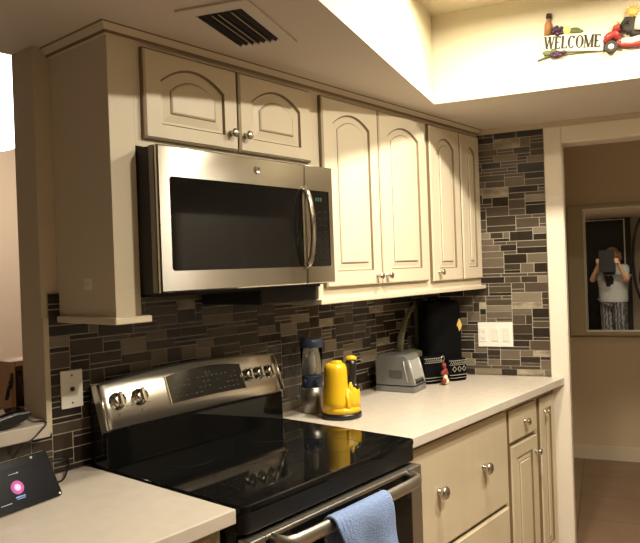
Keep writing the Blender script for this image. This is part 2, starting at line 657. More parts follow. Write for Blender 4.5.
cabs = thing('wall_cabinet', (1.74, -.15, ZB), 'tall cream wall cabinet with arched doors in the corner against the tiled side wall', 'cabinet')
b = MB()
b.prism([(1.5125, -.010), (1.5125, YF), (wallx(YF) - .010, YF), (wallx(-.01) - .010, -.010)], ZB, ZTOP, 'z')
make('body', b, [CREAM, GLAZE], cabs)
door_part(cabs, 'door', 1.576, 1.438, CREAM, GLAZE, x0=1.530, x1=1.803, z0=1.396, z1=2.095, yf=YD, ah=.040, st=.058, rb=.058, rt=.050)
door_part(cabs, 'door', None, 0, CREAM, GLAZE, x0=1.813, x1=2.005, z0=1.396, z1=2.095, yf=YD, ah=.035, st=.050, rb=.058, rt=.060)

b = MB()
b.box(-.070, .008, YF, -.001, ZB, ZTOP, 0)
e = meta(make('end_panel', b, [CREAM]), 'plain cream end panel of the cabinets, left of the microwave, reaching down to the tile', 'cabinet panel')
b = MB()
b.box(-.0735, -.0702, -.182, -.146, 1.438, 1.470, 0, .0012)
tg_ = meta(make('stick_on_tag', b, WHITEP), 'tiny pale square tag stuck on the side of the left end panel', 'tag')
b = MB()
b.box(-.0745, -.0733, -.176, -.152, 1.450, 1.458, 0, .0004)
make('ridge', b, TRIMW, tg_)
# light rails below the wall cabinets (the setting's trims)


def rail(name, poly, z0, z1, mats):
    mb = MB()
    n = len(poly)
    cx = sum(p[0] for p in poly) / n
    mb.prism(poly, z0, z1, 'z', 0, .003)
    return meta(make(name, mb, mats), kind='structure')


rail('trim_4', [(-.082, -.010), (-.082, YF - .016), (.032, YF - .016), (.032, -.010)], ZB - .019, ZB, CREAM)
rail('trim_5', [(.744, -.010), (.744, YF - .024), (wallx(YF - .024) - .010, YF - .024), (wallx(-.01) - .01, -.010)], ZB - .019, ZB, CREAM)
# crown moulding along the top
b = MB()
xa, xb = -.070, wallx(YF)
prof = [(0, -.008), (-.010, -.008), (-.012, .000), (-.016, .004), (-.026, .014), (-.030, .017), (-.034, ZC - ZTOP + .0005), (0, ZC - ZTOP + .0005)]
# front run and return along the left side, mitred
pts_f = []
ring = []
for o, z in prof:
    ring.append([(xa + o, -.0, ZTOP + z), (xa + o, YF + o, ZTOP + z), (xb - o * math.tan(A), YF + o, ZTOP + z)])
bm = b.bm
vs = [[bm.verts.new(p) for p in r] for r in ring]
for i in range(len(vs)):
    a, c = vs[i], vs[(i + 1) % len(vs)]
    for k in range(2):
        f = bm.faces.new((a[k], a[k + 1], c[k + 1], c[k]))
        f.material_index = 1 if i in (1, 4) else 0
bm.faces.new([v[0] for v in vs])
bm.faces.new([v[2] for v in vs][::-1])
meta(make('trim_6', b, [CREAM, GLAZE]), kind='structure')

# ------------------------------------------------------------------ microwave
MX0, MX1, MZ0, MZ1 = .0095, .743, 1.424, 1.8175
YM = -.384
mw = thing('microwave', (.376, -.19, MZ0), 'stainless over-the-range microwave with black window and curved handle', 'microwave')
b = MB()
b.box(MX0 + .002, MX1 - .002, -.346, -.012, MZ0 - .004, MZ1 - .001, 0, .002)
b.box(MX0 + .02, MX1 - .02, -.33, -.03, MZ0 - .012, MZ0 - .004)
make('chassis', b, BLACKM, mw)
b = MB()
b.box(MX0, MX1, -.368, -.347, MZ0, MZ1, 0, .001)
make('door_surround', b, mat('surround_grey', (.20, .18, .155), .4, .5), mw)
b = MB()
b.box(MX0 + .003, MX1 - .003, -.374, -.366, MZ0 + .003, MZ1 - .003)
make('door_gasket', b, BLACKM, mw)
b = MB()
b.box(.46, .740, -.30, -.012, 1.362, MZ0 - .004, 0, .006)
make('underside_duct', b, BLACKM, mw)
XS = .596


def framed(mb, x0, x1, z0, z1, wx0, wx1, wz0, wz1, y0, y1, mi=0):
    mb.box(x0, wx0, y0, y1, z0, z1, mi)
    mb.box(wx1, x1, y0, y1, z0, z1, mi)
    mb.box(wx0, wx1, y0, y1, z0, wz0, mi)
    mb.box(wx0, wx1, y0, y1, wz1, z1, mi)


def round_rect(x0, x1, z0, z1, r, n=5):
    pts = []
    for cx, cz, a0 in ((x1 - r, z0 + r, -PI / 2), (x1 - r, z1 - r, 0), (x0 + r, z1 - r, PI / 2), (x0 + r, z0 + r, PI)):
        for k in range(n + 1):
            a = a0 + PI / 2 * k / n
            pts.append((cx + r * math.cos(a), cz + r * math.sin(a)))
    return pts


def holed_plate(mb, x0, x1, z0, z1, hx0, hx1, hz0, hz1, r, yf, yb, mi=0, n=5, e=.004):
    """plate facing -y with a rounded window hole and a softened rim"""
    bm = mb.bm
    inner = round_rect(hx0, hx1, hz0, hz1, r, n)
    # outer loop matched point by point to the inner one
    outer = []
    corners = [(x1, z0), (x1, z1), (x0, z1), (x0, z0)]
    for c in range(4):
        for k in range(n + 1):
            outer.append(corners[c])
    # remove duplicates by building corner fans
    def V(pts, y):
        return [bm.verts.new((p[0], y, p[1])) for p in pts]
    inn, inb = V(inner, yf), V([(p[0], p[1]) for p in inner], yb)
    oc = V([(min(max(c[0], x0 + e), x1 - e), min(max(c[1], z0 + e), z1 - e)) for c in corners], yf)
    oe = V(corners, yf + e)
    ob = V(corners, yb)
    m = len(inner)
    fs = []
    for c in range(4):
        base = c * (n + 1)
        for k in range(n):
            fs.append(bm.faces.new((oc[c], inn[base + k + 1], inn[base + k])))
        nx = (c + 1) % 4
        fs.append(bm.faces.new((oc[c], oc[nx], inn[(nx * (n + 1)) % m], inn[base + n])))
        fs.append(bm.faces.new((oc[c], oe[c], oe[nx], oc[nx])))
        fs.append(bm.faces.new((oe[c], ob[c], ob[nx], oe[nx])))
        for k in range(n + 1):
            i0, i1 = base + k, (base + k + 1) % m
            fs.append(bm.faces.new((inn[i0], inn[i1], inb[i1], inb[i0])))
            # back annulus is left open: it sits against the chassis
    for f in fs:
        f.material_index = mi


b = MB()
holed_plate(b, MX0, XS - .0007, MZ0, MZ1, .047, .582, 1.481, 1.735, .010, YM, -.373)
dr = make('door', b, STEEL, mw)
b = MB()
b.prism(round_rect(.047, .582, 1.481, 1.735, .010), YM + .0025, YM + .012, 'y')
make('window', b, BLACKG2, dr)
b = MB()
hz = [1.742, 1.722, 1.69, 1.65, 1.608, 1.565, 1.525, 1.494, 1.476]
hy = [.000, -.016, -.026, -.032, -.034, -.032, -.026, -.016, .000]
b.tube([(.593, YM + y, z) for y, z in zip(hy, hz)], .0115, 12, 0, True, (1.0, .6))
make('handle', b, STEELP, dr)
# round badge with monogram
b = MB()
M = Matrix.Rotation(PI / 2, 4, 'X')
b.lathe([(0, 0), (.0125, 0), (.0135, .0015), (.0125, .003), (.0115, .0022), (0, .0022)], (.378, YM, 1.781), 28, 0, M)
bd = make('badge', b, STEELP, dr)


def text_mesh(s, size, depth):
    cu = bpy.data.curves.new('t', 'FONT')
    cu.body = s
    cu.size = size
    cu.extrude = depth
    cu.align_x = 'CENTER'
    cu.align_y = 'CENTER'
    o = bpy.data.objects.new('t', cu)
    COL.objects.link(o)
    dg = bpy.context.evaluated_depsgraph_get()
    me = bpy.data.meshes.new_from_object(o.evaluated_get(dg))
    bb = bmesh.new()
    bb.from_mesh(me)
    bpy.data.objects.remove(o)
    bpy.data.meshes.remove(me)
    return bb


b = MB()
tb = text_mesh('GE', .014, .0004)
b._merge(tb, 0, False, Matrix.Translation((.378, YM - .0026, 1.781)) @ Matrix.Rotation(PI / 2, 4, 'X'))
b.tube([(.378 + .0098 * math.cos(a), YM - .0026, 1.781 + .0098 * math.sin(a)) for a in [2 * PI * k / 24 for k in range(25)]], .0006, 6, 0, False)
make('monogram', b, DARKST, bd) if False else make('badge_monogram', b, DARKST, dr)
b = MB()
holed_plate(b, XS + .0007, MX1, MZ0, MZ1, .618, .720, 1.481, 1.735, .005, YM, -.373)
cp = make('control_panel', b, STEEL, mw)
b = MB()
b.prism(round_rect(.618, .720, 1.481, 1.735, .005), YM + .0025, YM + .012, 'y')
make('keypad', b, BLACKG2, cp)
b = MB()
for k in range(3):
    b.box(.650 + k * .012, .657 + k * .012, YM + .0010, YM + .0026, 1.700, 1.712)
make('clock_digits', b, GREEND, cp)
b = MB()
for r in range(8):
    for c in range(3):
        b.box(.633 + c * .027, .649 + c * .027, YM + .0016, YM + .0026, 1.500 + r * .023, 1.506 + r * .023)
make('button_marks', b, mat('keypad_print', (.012, .0115, .011), .6, spec=.05), cp)

# ------------------------------------------------------------------ range
rg = thing('range', (.38, -.33, 0), 'black and stainless electric range with a glossy glass cooktop', 'range')
RX0, RX1 = .003, .766
b = MB()
b.box(RX0, RX1, -.640, -.03, .03, .885, 0, .002)
b.box(RX0 + .03, RX1 - .03, -.60, -.06, 0, .03)
make('body', b, BLACKP, rg)
b = MB()
b.prism(round_rect(RX0, RX1, -.672, -.075, .022), .898, .9165, 'z', 0, .005)
ct = make('cooktop', b, BLACKG, rg)
b = MB()
b.prism(round_rect(RX0 + .001, RX1 - .001, -.670, -.075, .022), .850, .898, 'z', 0, .002)
make('front_band', b, mat('cooktop_band_black', (.008, .008, .008), .42, spec=.3), ct)
ringm = mat('burner_ring_print', (.035, .034, .033), .2)
for cx, cy, r in ((.20, -.50, .105), (.56, -.50, .085), (.20, -.23, .075), (.56, -.23, .10)):
    b = MB()
    b.lathe([(r - .0012, 0), (r, 0), (r, .0003), (r - .0012, .0003)], (cx, cy, .9166), 56)
    make('burner_ring', b, ringm, ct)
# back riser and tilted control fascia with its arched top
b = MB()
b.prism([(-.020, .88), (-.112, .88), (-.108, .925), (-.104, 1.035), (-.050, 1.150), (-.020, 1.150)], RX0 + .002, .746, 'x', 0, .003)
bg = make('backguard', b, BLACKG, rg)
PN = Vector((0, -.929, .370))
PUP = Vector((0, .370, .929))
P0 = Vector((0, -.116, 1.026))


def fas(x, t, off=0.0):
    """point on the tilted fascia; t = metres up the slope"""
    return P0 + Vector((x, 0, 0)) + PUP * t + PN * off


def arch_top(x):
    u = (x - .377) / .374
    return .143 + .026 * (1 - u * u)


b = MB()
bm = b.bm
nx = 24
front, back = [], []
x0, x1 = .004, .750
cols_f, cols_b = [], []
for i in range(nx + 1):
    x = x0 + (x1 - x0) * i / nx
    T = arch_top(x)
    drop = .0 if 0 < i < nx else .006
    cf = [fas(x, .000, -.010), fas(x, .003, 0), fas(x, T * .5, .001), fas(x, T - .010, 0), fas(x, T - .002, -.004), fas(x, T, -.012)]
    cb = [fas(x, .0, -.035), fas(x, T, -.03)]
    cols_f.append([bm.verts.new(p) for p in cf + [cb[1], cb[0]]])
for i in range(nx):
    a, c = cols_f[i], cols_f[i + 1]
    m = len(a)
    for k in range(m):
        f = bm.faces.new((a[k], c[k], c[(k + 1) % m], a[(k + 1) % m]))
        f.smooth = 0 < k < 3
bm.faces.new(cols_f[0])
bm.faces.new(cols_f[-1][::-1])
fa = make('control_fascia', b, mat('fascia_steel', (.60, .56, .50), .30, 1.0), rg)
# polished trim at the fascia's left and right ends
for x in (.006, .748):
    b = MB()
    b.tube([fas(x, .002, .0), fas(x, .07, .001), fas(x, .138, .0)], .0045, 8)
    make('end_trim', b, STEELP, fa)
MT = Matrix(((1, 0, 0, 0), (0, PUP.y, PN.y, 0), (0, PUP.z, PN.z, 0), (0, 0, 0, 1)))


def on_fascia(x, t, off=0.0):
    p = fas(x, t, off)
    return Matrix.Translation(p) @ MT        # local x = x, y = up the slope, z = outwards


b = MB()
poly = []
xl, xr = .244, .563
n = 12
poly = [(xl + (xr - xl) * i / n, .039 + .003 * (1 - ((2 * i / n) - 1) ** 2)) for i in range(n + 1)]
poly += [(xr - (xr - xl) * i / n + (-.0 if i else 0), .127 + .014 * (1 - ((2 * i / n) - 1) ** 2)) for i in range(n + 1)]
b.prism(poly, .0005, .0032, 'z')
b.xf(Matrix.Translation(P0) @ MT)
dp = make('display', b, mat('display_glass', (.018, .017, .015), .10, 0, .6), fa)
for side in (xl - .002, xr + .002):
    b = MB()
    pts = [(side - .002, .037), (side + .002, .037), (side + .002, .131), (side - .002, .131)]
    b.prism(pts, .0005, .0045, 'z')
    b.xf(Matrix.Translation(P0) @ MT)
    make('display_edge', b, STEELP, fa)
b = MB()
for k, x in enumerate((.404, .419)):
    b.box(x, x + .008, .112, .1135, .0032, .0036)
    b.box(x, x + .008, .117, .1185, .0032, .0036)
    b.box(x, x + .008, .122, .1235, .0032, .0036)
    b.box(x + .0065, x + .008, .112, .1235, .0032, .0036)
b.xf(Matrix.Translation(P0) @ MT)
make('clock_digits', b, GREEND, fa)
b = MB()
rnd = random.Random(4)
for r in range(4):
    for c in range(14):
        if rnd.random() < .72:
            x = .262 + c * .0205
            y = .055 + r * .0165
            b.box(x, x + .010, y, y + .0035, .0032, .0035)
b.xf(Matrix.Translation(P0) @ MT)
make('display_marks', b, mat('display_print', (.075, .07, .062), .6, spec=.05), fa)
b = MB()
for kx in (.055, .133):
    for a in range(0, 360, 60):
        px, py = kx + .036 * math.cos(math.radians(a + 30)), .079 + .036 * math.sin(math.radians(a + 30))
        b.box(px - .004, px + .004, py - .0012, py + .0012, .0006, .0016)
        if a % 120 == 0:
            b.box(px - .0018, px + .0018, py - .006, py - .0024, .0006, .0016)
b.xf(Matrix.Translation(P0) @ MT)
make('dial_marks', b, mat('dial_print', (.10, .085, .07), .6), fa)
for kx in (.055, .133, .588, .642, .696):
    r = .0225 if kx < .3 else .0205
    b = MB()
    b.lathe([(0, .0005), (r + .004, .0005), (r + .004, .003), (r, .005), (r * .97, .018), (r * .86, .023), (r * .5, .0245), (0, .0245)], (0, 0, 0), 32)
    b.box(-.0055, .0055, -r * .98, r * .98, .018, .034, 0, .003)
    b.xf(on_fascia(kx, .081))
    make('knob', b, STEELP, fa)
# oven door
b = MB()
b.box(RX0 + .003, .057, -.690, -.645, .13, .838, 0, .003)
b.box(.703, RX1 - .003, -.690, -.645, .13, .838, 0, .003)
b.box(.057, .703, -.690, -.645, .13, .20, 0, .002)
b.box(.057, .703, -.690, -.645, .826, .838, 0, .003)
HSTEEL = mat('oven_steel', (.47, .44, .39), .40, 1.0)
od = make('oven_door', b, HSTEEL, rg)
b = MB()
b.box(.057, .703, -.688, -.65, .20, .826)
make('window', b, BLACKG, od)
b = MB()
hp = [(.078, -.688), (.080, -.715), (.086, -.733), (.105, -.742), (.16, -.7445), (.25, -.746), (.38, -.747), (.51, -.746), (.60, -.7445), (.655, -.742), (.674, -.733), (.680, -.715), (.682, -.688)]
b.tube([(x, y, .820) for x, y in hp], .0185, 16, 0, True, (.62, 1.0))
make('handle', b, HSTEEL, od)
b = MB()
b.box(RX0 + .004, RX1 - .004, -.685, -.645, .035, .122, 0, .004)
make('storage_drawer', b, STEEL, rg)

# towel over the oven handle
b = MB()
prof = []
for k in range(16):
    prof.append((-.768 - .002 * math.sin(k), .52 + (.82 - .52) * k / 15))
for k in range(1, 10):
    a = PI * k / 10
    prof.append((-.7435 - .0235 * math.cos(a), .824 + .026 * math.sin(a)))
for k in range(14):
    prof.append((-.7185, .822 - (.822 - .58) * k / 13))


def towel_fn(u, v):
    j = v * (len(prof) - 1)
    i = min(int(j), len(prof) - 2)
    f = j - i
    y = prof[i][0] * (1 - f) + prof[i + 1][0] * f
    z = prof[i][1] * (1 - f) + prof[i + 1][1] * f
    h = max(0, .824 - z)
    xx = .228 + .244 * u
    if v < .62:
        xx += h * (.42 * (1 - u) ** 1.5 + .10 * u)
        y -= .008 * math.sin(u * 9 + .6) * min(1, h * 8) + .010 * min(1, h * 5)
    else:
        xx += h * .12
        y += .004 * math.sin(u * 9) * min(1, h * 8)
    if u < .2:
        y -= .003 * math.sin(u * 5 * 2 * PI * 3)
    yc = y - (.748 if False else 0)
    # follow the bowed bar
    bow = .012 * ((xx - .38) / .36) ** 2
    return (xx, yc - .006, z - .007)


b.grid(towel_fn, 40, 60)
tw = make('dish_towel', b, [TOWEL, TOWELD])
md = tw.modifiers.new('thick', 'SOLIDIFY')
md.thickness = .006
md.offset = 0
md.material_offset = 0
meta(tw, 'light blue terry towel folded over the oven door handle', 'towel')

# ------------------------------------------------------------------ counters and base cabinets
CT0, CT1 = .879, .914
YC = -.655
b = MB()
cx1 = .018
off = .0195 / math.cos(A)
poly = [(.771, -.009), (.771, YC), (wallx(YC) - off, YC), (wallx(-.59) - off, -.59), (wallx(-.59) - .012, -.585), (wallx(-.009) - .012, -.009)]
b.prism(poly, CT0, CT1, 'z', 0, .003)
meta(make('countertop', b, QUARTZ), 'long pale quartz countertop to the right of the range, up to the doorway', 'countertop')
b = MB()
b.prism([(-2.2, -.009), (-2.2, YC), (-.004, YC), (-.004, -.009)], CT0, CT1, 'z', 0, .003)
meta(make('countertop', b, QUARTZ), 'pale quartz countertop left of the range with the smart display on it', 'countertop')
b = MB()
b.prism([(-3.2, -.050), (-.134, -.050), (-.134, -.0005), (XP, -.0005), (XP, .121), (XP, .28), (-3.2, .28)], 1.033, 1.072, 'z', 0, .003)
meta(make('bar_ledge', b, QUARTZ), 'raised pale bar ledge on the knee wall left of the pillar', 'ledge')

YB, YBD = -.597, -.615
bc = thing('base_cabinet', (1.17, -.3, 0), 'wide cream base cabinet with deep drawers right of the range', 'base cabinet')
b = MB()
b.box(.772, 1.578, YB, -.02, .09, CT0)
b.box(.772, 1.578, YB + .06, -.02, 0, .09)
make('body', b, BASEC, bc)


def slab_drawer(x0, x1, z0, z1, yf, e=.008):
    mb = MB()
    bm = mb.bm
    L = [rect_loop(x0, x1, z0, z1, yf + .018, 0, 1, 1, 1), rect_loop(x0, x1, z0, z1, yf + e, 0, 1, 1, 1), rect_loop(x0 + e, x1 - e, z0 + e, z1 - e, yf, 0, 1, 1, 1)]
    R_ = [[bm.verts.new(p) for p in l] for l in L]
    for k in (1, 2):
        for i in range(4):
            f = bm.faces.new((R_[k - 1][i], R_[k - 1][(i + 1) % 4], R_[k][(i + 1) % 4], R_[k][i]))
            f.material_index = 1 if k == 1 else 0
    bm.faces.new(R_[0][::-1])
    bm.faces.new(R_[2])
    return mb


d = make('drawer', slab_drawer(.792, 1.562, .467, .850, YBD), [BASEC, GLAZE], bc)
make('knob', knob_mb(.992, YBD, .672, .024, .032, .014), NICKEL, d)
make('knob', knob_mb(1.338, YBD, .672, .024, .032, .014), NICKEL, d)
d = make('drawer', slab_drawer(.792, 1.562, .11, .455, YBD), [BASEC, GLAZE], bc)
make('knob', knob_mb(.992, YBD, .30, .021, .030, .012), NICKEL, d)
make('knob', knob_mb(1.338, YBD, .30, .021, .030, .012), NICKEL, d)

bc = thing('base_cabinet', (1.74, -.3, 0), 'narrow cream base cabinet with one small drawer above a raised-panel door', 'base cabinet')
b = MB()
b.box(1.579, 1.897, YB, -.02, .09, CT0)
b.box(1.579, 1.897, YB + .06, -.02, 0, .09)
make('body', b, BASEC, bc)
d = make('drawer', slab_drawer(1.597, 1.874, .706, .842, YBD), [BASEC, GLAZE], bc)
make('knob', knob_mb(1.738, YBD, .776, .016, .026), NICKEL, d)
door_part(bc, 'door', 1.850, .618, BASEC, GLAZE, kr=.015, x0=1.597, x1=1.874, z0=.11, z1=.694, yf=YBD, ah=0, st=.058, rb=.058, rt=.058)

bc = thing('base_cabinet', (2.0, -.3, 0), 'slim cream base cabinet with a full-height door next to the doorway casing', 'base cabinet')
b = MB()
o2 = .022 / math.cos(A)
b.prism([(1.898, -.02), (1.898, YB), (wallx(YB) - o2, YB), (wallx(-.02) - o2, -.02)], 0, CT0, 'z')
make('body', b, BASEC, bc)
door_part(bc, 'door', 1.962, .778, BASEC, GLAZE, kr=.013, x0=1.916, x1=2.088, z0=.10, z1=.842, yf=YBD, ah=0, st=.045, rb=.055, rt=.055)

bc = thing('base_cabinet', (-.4, -.3, 0), 'cream base cabinet under the countertop left of the range', 'base cabinet')
b = MB()
b.box(-.80, -.006, YB, -.02, .09, CT0)
b.box(-.80, -.006, YB + .06, -.02, 0, .09)
make('body', b, BASEC, bc)
d = make('drawer', slab_drawer(-.76, -.045, .70, .858, YBD), [BASEC, GLAZE], bc)
make('knob', knob_mb(-.40, YBD, .78, .015, .026), NICKEL, d)
door_part(bc, 'door', -.08, .64, BASEC, GLAZE, kr=.015, x0=-.76, x1=-.045, z0=.11, z1=.688, yf=YBD, ah=0, st=.06, rb=.06, rt=.06)

# ------------------------------------------------------------------ ceiling vent
vc = Vector((.194, -.522, ZC))
v1 = Vector((.2235, .0855, 0)).normalized()   # long way
ang = math.atan2(v1.y, v1.x)
vt = thing('ceiling_vent', vc, 'dark slotted air vent in the low ceiling in front of the left cabinets', 'vent', rz=ang)
L2, S2 = .125, .064
b = MB()
framed(b, -L2 - .045, L2 + .045, -S2 - .036, S2 + .036, -L2, L2, -S2, S2, -.006, -.0004)
b.xf(Matrix(((1, 0, 0, 0), (0, 0, 1, 0), (0, 1, 0, 0), (0, 0, 0, 1))))
make('frame', b, CEILP, vt, world=False)
b = MB()
b.box(-L2, L2, -S2, S2, -.0012, -.0004)
make('backing', b, SLOT, vt, world=False)
SLATL = mat('slat_edge', (.40, .35, .28), .6)
for k in range(7):
    y = -S2 + (k + .5) * 2 * S2 / 7
    b = MB()
    M_ = Matrix.Translation((0, y, -.0058)) @ Matrix.Rotation(math.radians(-62), 4, 'X')
    b.box(-L2, L2, -.005, .005, -.0006, .0006, 0, 0, 2, M_)
    sl_ = make('slat', b, BLACKM, vt, world=False)
    if k in (1, 3, 4):
        b = MB()
        b.box(-L2, L2, y - .0012, y + .0012, -.0128, -.0108)
        make('slat_edge', b, SLATL, sl_, world=False)

# ------------------------------------------------------------------ plates on the tile
b = MB()
b.box(-.0785, -.0095, -.014, -.0075, 1.093, 1.203, 0, .0025)
pl = meta(make('wall_plate', b, WHITEP), 'single cream wall plate with a centre jack hole on the dark tile', 'wall plate')
b = MB()
M = Matrix.Rotation(PI / 2, 4, 'X')
b.lathe([(0, 0), (.0065, 0), (.0065, .003), (.0045, .0035), (0, .001)], (-.044, -.014, 1.148), 16, 0, M)
make('jack', b, SLOT, pl)
for z in (1.108, 1.188):
    b = MB()
    b.lathe([(0, 0), (.0035, 0), (.003, .0012), (0, .0014)], (-.044, -.014, z), 12, 0, M)
    make('screw', b, DARKST, pl)
b = MB()
b.box(.279, .448, -.015, -.0075, 1.055, 1.176, 0, .0025)
b.xf(RW)
pl = meta(make('switch_plate', b, WHITEP), 'wide white switch plate with an outlet and rocker beside the doorway', 'switch plate')
b = MB()
b.box(.288, .322, -.0175, -.0150, 1.080, 1.150, 0, .001)
b.xf(RW)
ol = make('outlet', b, WHITEP, pl)
for z in (1.098, 1.132):
    b = MB()
    b.box(.298, .300, -.0182, -.0174, z - .004, z + .004)
    b.box(.309, .311, -.0182, -.0174, z - .003, z + .003)
    b.box(.303, .307, -.0182, -.0174, z - .0095, z - .0065)
    b.xf(RW)
    make('slot', b, SLOT, ol)
for s in (.346, .400):
    b = MB()
    b.box(s, s + .034, -.0172, -.0150, 1.080, 1.150, 0, .0008)
    b.prism([(-.0172, 1.084), (-.0172, 1.146), (-.0195, 1.146), (-.0180, 1.115), (-.0172, 1.086)], s + .003, s + .031, 'x')
    b.xf(RW)
    make('rocker', b, mat('rocker_white', (.80, .76, .69), .35), pl)

# ------------------------------------------------------------------ things on the right counter
Z0 = CT1 + .0005
# personal blender
bx, by = .914, -.111
bl = thing('blender', (bx, by, CT1), 'personal blender with clear cup, navy lid and steel base', 'blender')
b = MB()
b.lathe([(0, Z0), (.041, Z0), (.045, Z0 + .004), (.046, Z0 + .05), (.044, Z0 + .100), (0, Z0 + .100)], (bx, by, 0), 36)
make('base', b, mat('blender_steel', (.36, .34, .315), .36, 1.0), bl)
b = MB()
b.lathe([(0, Z0 + .100), (.044, Z0 + .100), (.040, Z0 + .108), (.037, Z0 + .124), (.041, Z0 + .142), (.038, Z0 + .147), (0, Z0 + .147)], (bx, by, 0), 36)
for k in range(5):
    a = k * 1.256 + .5
    b.ball((bx + .036 * math.cos(a), by + .036 * math.sin(a), Z0 + .124), .0095)
make('collar', b, NAVY, bl)
b = MB()
b.lathe([(.035, Z0 + .148), (.0385, Z0 + .148), (.041, Z0 + .17), (.0435, Z0 + .256), (.0415, Z0 + .256), (.039, Z0 + .17), (.035, Z0 + .150)], (bx, by, 0), 36)
make('cup', b, CLEAR, bl)
b = MB()
b.lathe([(0, Z0 + .148), (.015, Z0 + .149), (.013, Z0 + .17), (.0155, Z0 + .175), (.0145, Z0 + .215), (.008, Z0 + .228), (0, Z0 + .229)], (bx, by, 0), 20)
make('inner_shaft', b, WHITEP, bl)
b = MB()
b.lathe([(0, Z0 + .254), (.044, Z0 + .254), (.046, Z0 + .258), (.046, Z0 + .282), (.041, Z0 + .288), (0, Z0 + .288)], (bx, by, 0), 36)
make('lid', b, NAVY, bl)

# yellow canister with black handle: local frame turned to face the viewer
kx, ky = .903, -.262
kt = thing('yellow_kettle', (kx, ky, CT1), 'bright yellow kettle-shaped appliance with black handle and black base ring', 'kettle', rz=math.radians(-38))
b = MB()
b.lathe([(0, .0005), (.070, .0005), (.075, .004), (.0755, .016), (.071, .022), (0, .022)], (0, 0, 0), 40)
make('base', b, BLACKP, kt, world=False)
b = MB()
# skirt on the full base
b.lathe([(0, .022), (.071, .022), (.0725, .034), (.069, .040), (.055, .043), (0, .044)], (0, 0, 0), 40)
b.lathe([(0, .03), (.0535, .03), (.0505, .070), (.046, .098), (.038, .110), (.022, .115), (0, .116)], (.020, 0, 0), 32)
# tall column on the left side
b.lathe([(0, .03), (.0545, .03), (.0515, .065), (.0485, .095), (.0455, .13), (.0435, .17), (.042, .188), (.036, .200), (.026, .204), (0, .205)], (-.020, -.004, 0), 32, 0, None, 1.0, 1.06)
b.lathe([(0, .200), (.021, .202), (.022, .207), (.019, .211), (0, .212)], (-.014, 0, 0), 24)
# pointed shoulders under the handle
for dx, dy, h in ((.030, -.030, .132), (.058, -.004, .124), (.036, .024, .130)):
    b.lathe([(.016, .07), (.012, .11), (.004, h), (0, h + .002)], (dx, dy, 0), 14)
# raised front rib
b.tube([(.012, -.060, .03), (.012, -.050, .07), (.010, -.044, .105)], [.010, .008, .005], 10)
make('body', b, YELL, kt, world=False)
b = MB()
b.tube([(.028, 0, .098), (.032, 0, .13), (.039, 0, .165), (.042, 0, .195), (.043, 0, .212)], [.031, .030, .027, .024, .022], 18, 0, True, (1.0, .85))
b.tube([(.008, 0, .186), (.024, 0, .192), (.042, 0, .194)], .013, 10)
b.ball((.018, -.012, .112), .019)
b.ball((.052, -.006, .110), .018)
hd = make('handle', b, BLACKP, kt, world=False)
b = MB()
b.lathe([(0, .212), (.020, .212), (.0215, .217), (.019, .224), (.009, .2275), (0, .228)], (.043, 0, 0), 24)
make('handle_cap', b, YELL, hd, world=False)
b = MB()
b.box(.034, .039, -.0225, -.0185, .150, .177, 0, .001)
make('handle_mark', b, WHITEP, hd, world=False)

# silver countertop appliance
tA, tB = Vector((1.404, -.067, 0)), Vector((1.426, -.255, 0))
tD = Vector((1.562, -.233, 0))
fx = (tD - tB).normalized()
ta = math.atan2(fx.y, fx.x)
tl = (tA - tB).length
tw_ = (tD - tB).length
to = thing('countertop_toaster', (tB.x, tB.y, CT1), 'silver boxy countertop appliance with three dark knobs on its sloping front', 'toaster', rz=ta)
# local: x along the front face (0..tw_), y back (0..tl)
b = MB()
b.box(0, tw_, 0, tl, .0005, .026, 0, .004)
b.box(.006, .040, -.003, .004, .006, .020, 0, .002)
make('base', b, GREYM, to, world=False)
b = MB()
pf = [(.002, .030), (.032, .152), (.037, .161), (.046, .165), (tl - .010, .160), (tl - .002, .144), (tl - .002, .030)]
bb_ = b.prism(pf, .000, tw_, 'x', 0, .006)
make('body', b, GREYM, to, world=False)
# slope of the front
sl = Vector((0, .030, .122)).normalized()
sn = Vector((0, -.122, .030)).normalized()
MF2 = Matrix(((1, 0, 0, 0), (0, sl.y, sn.y, .002), (0, sl.z, sn.z, .030), (0, 0, 0, 1)))
b = MB()
b.prism(round_rect(.026, tw_ - .024, .028, .112, .008), .0005, .004, 'z')
b.xf(MF2)
make('front_panel', b, GREYL, to, world=False)
for x in (.012, tw_ - .020):  # pale tubes stand in for the highlights along both front edges
    b = MB()
    b.tube([(x, .006, .002), (x, .06, .003), (x, .116, .001)], .006, 8)
    b.xf(MF2)
    make('front_highlight', b, GREYL, to, world=False)
for k in range(3):
    b = MB()
    b.lathe([(0, 0), (.0075, 0), (.0068, .008), (0, .009)], (.040 + k * .030, .013, .0005), 16)
    b.xf(MF2)
    make('knob', b, BLACKP, to, world=False)
b = MB()
b.prism(round_rect(.055, .120, .062, .098, .006), -.0016, .001, 'x')
make('side_panel', b, mat('side_panel_grey', (.07, .068, .064), .4), to, world=False)
b = MB()
b.tube([(-.001, .048, .138), (-.002, .044, .11), (-.001, .030, .045)], .003, 8)  # pale strip imitating the gleam on the front-left edge
make('side_highlight', b, GREYL, to, world=False)

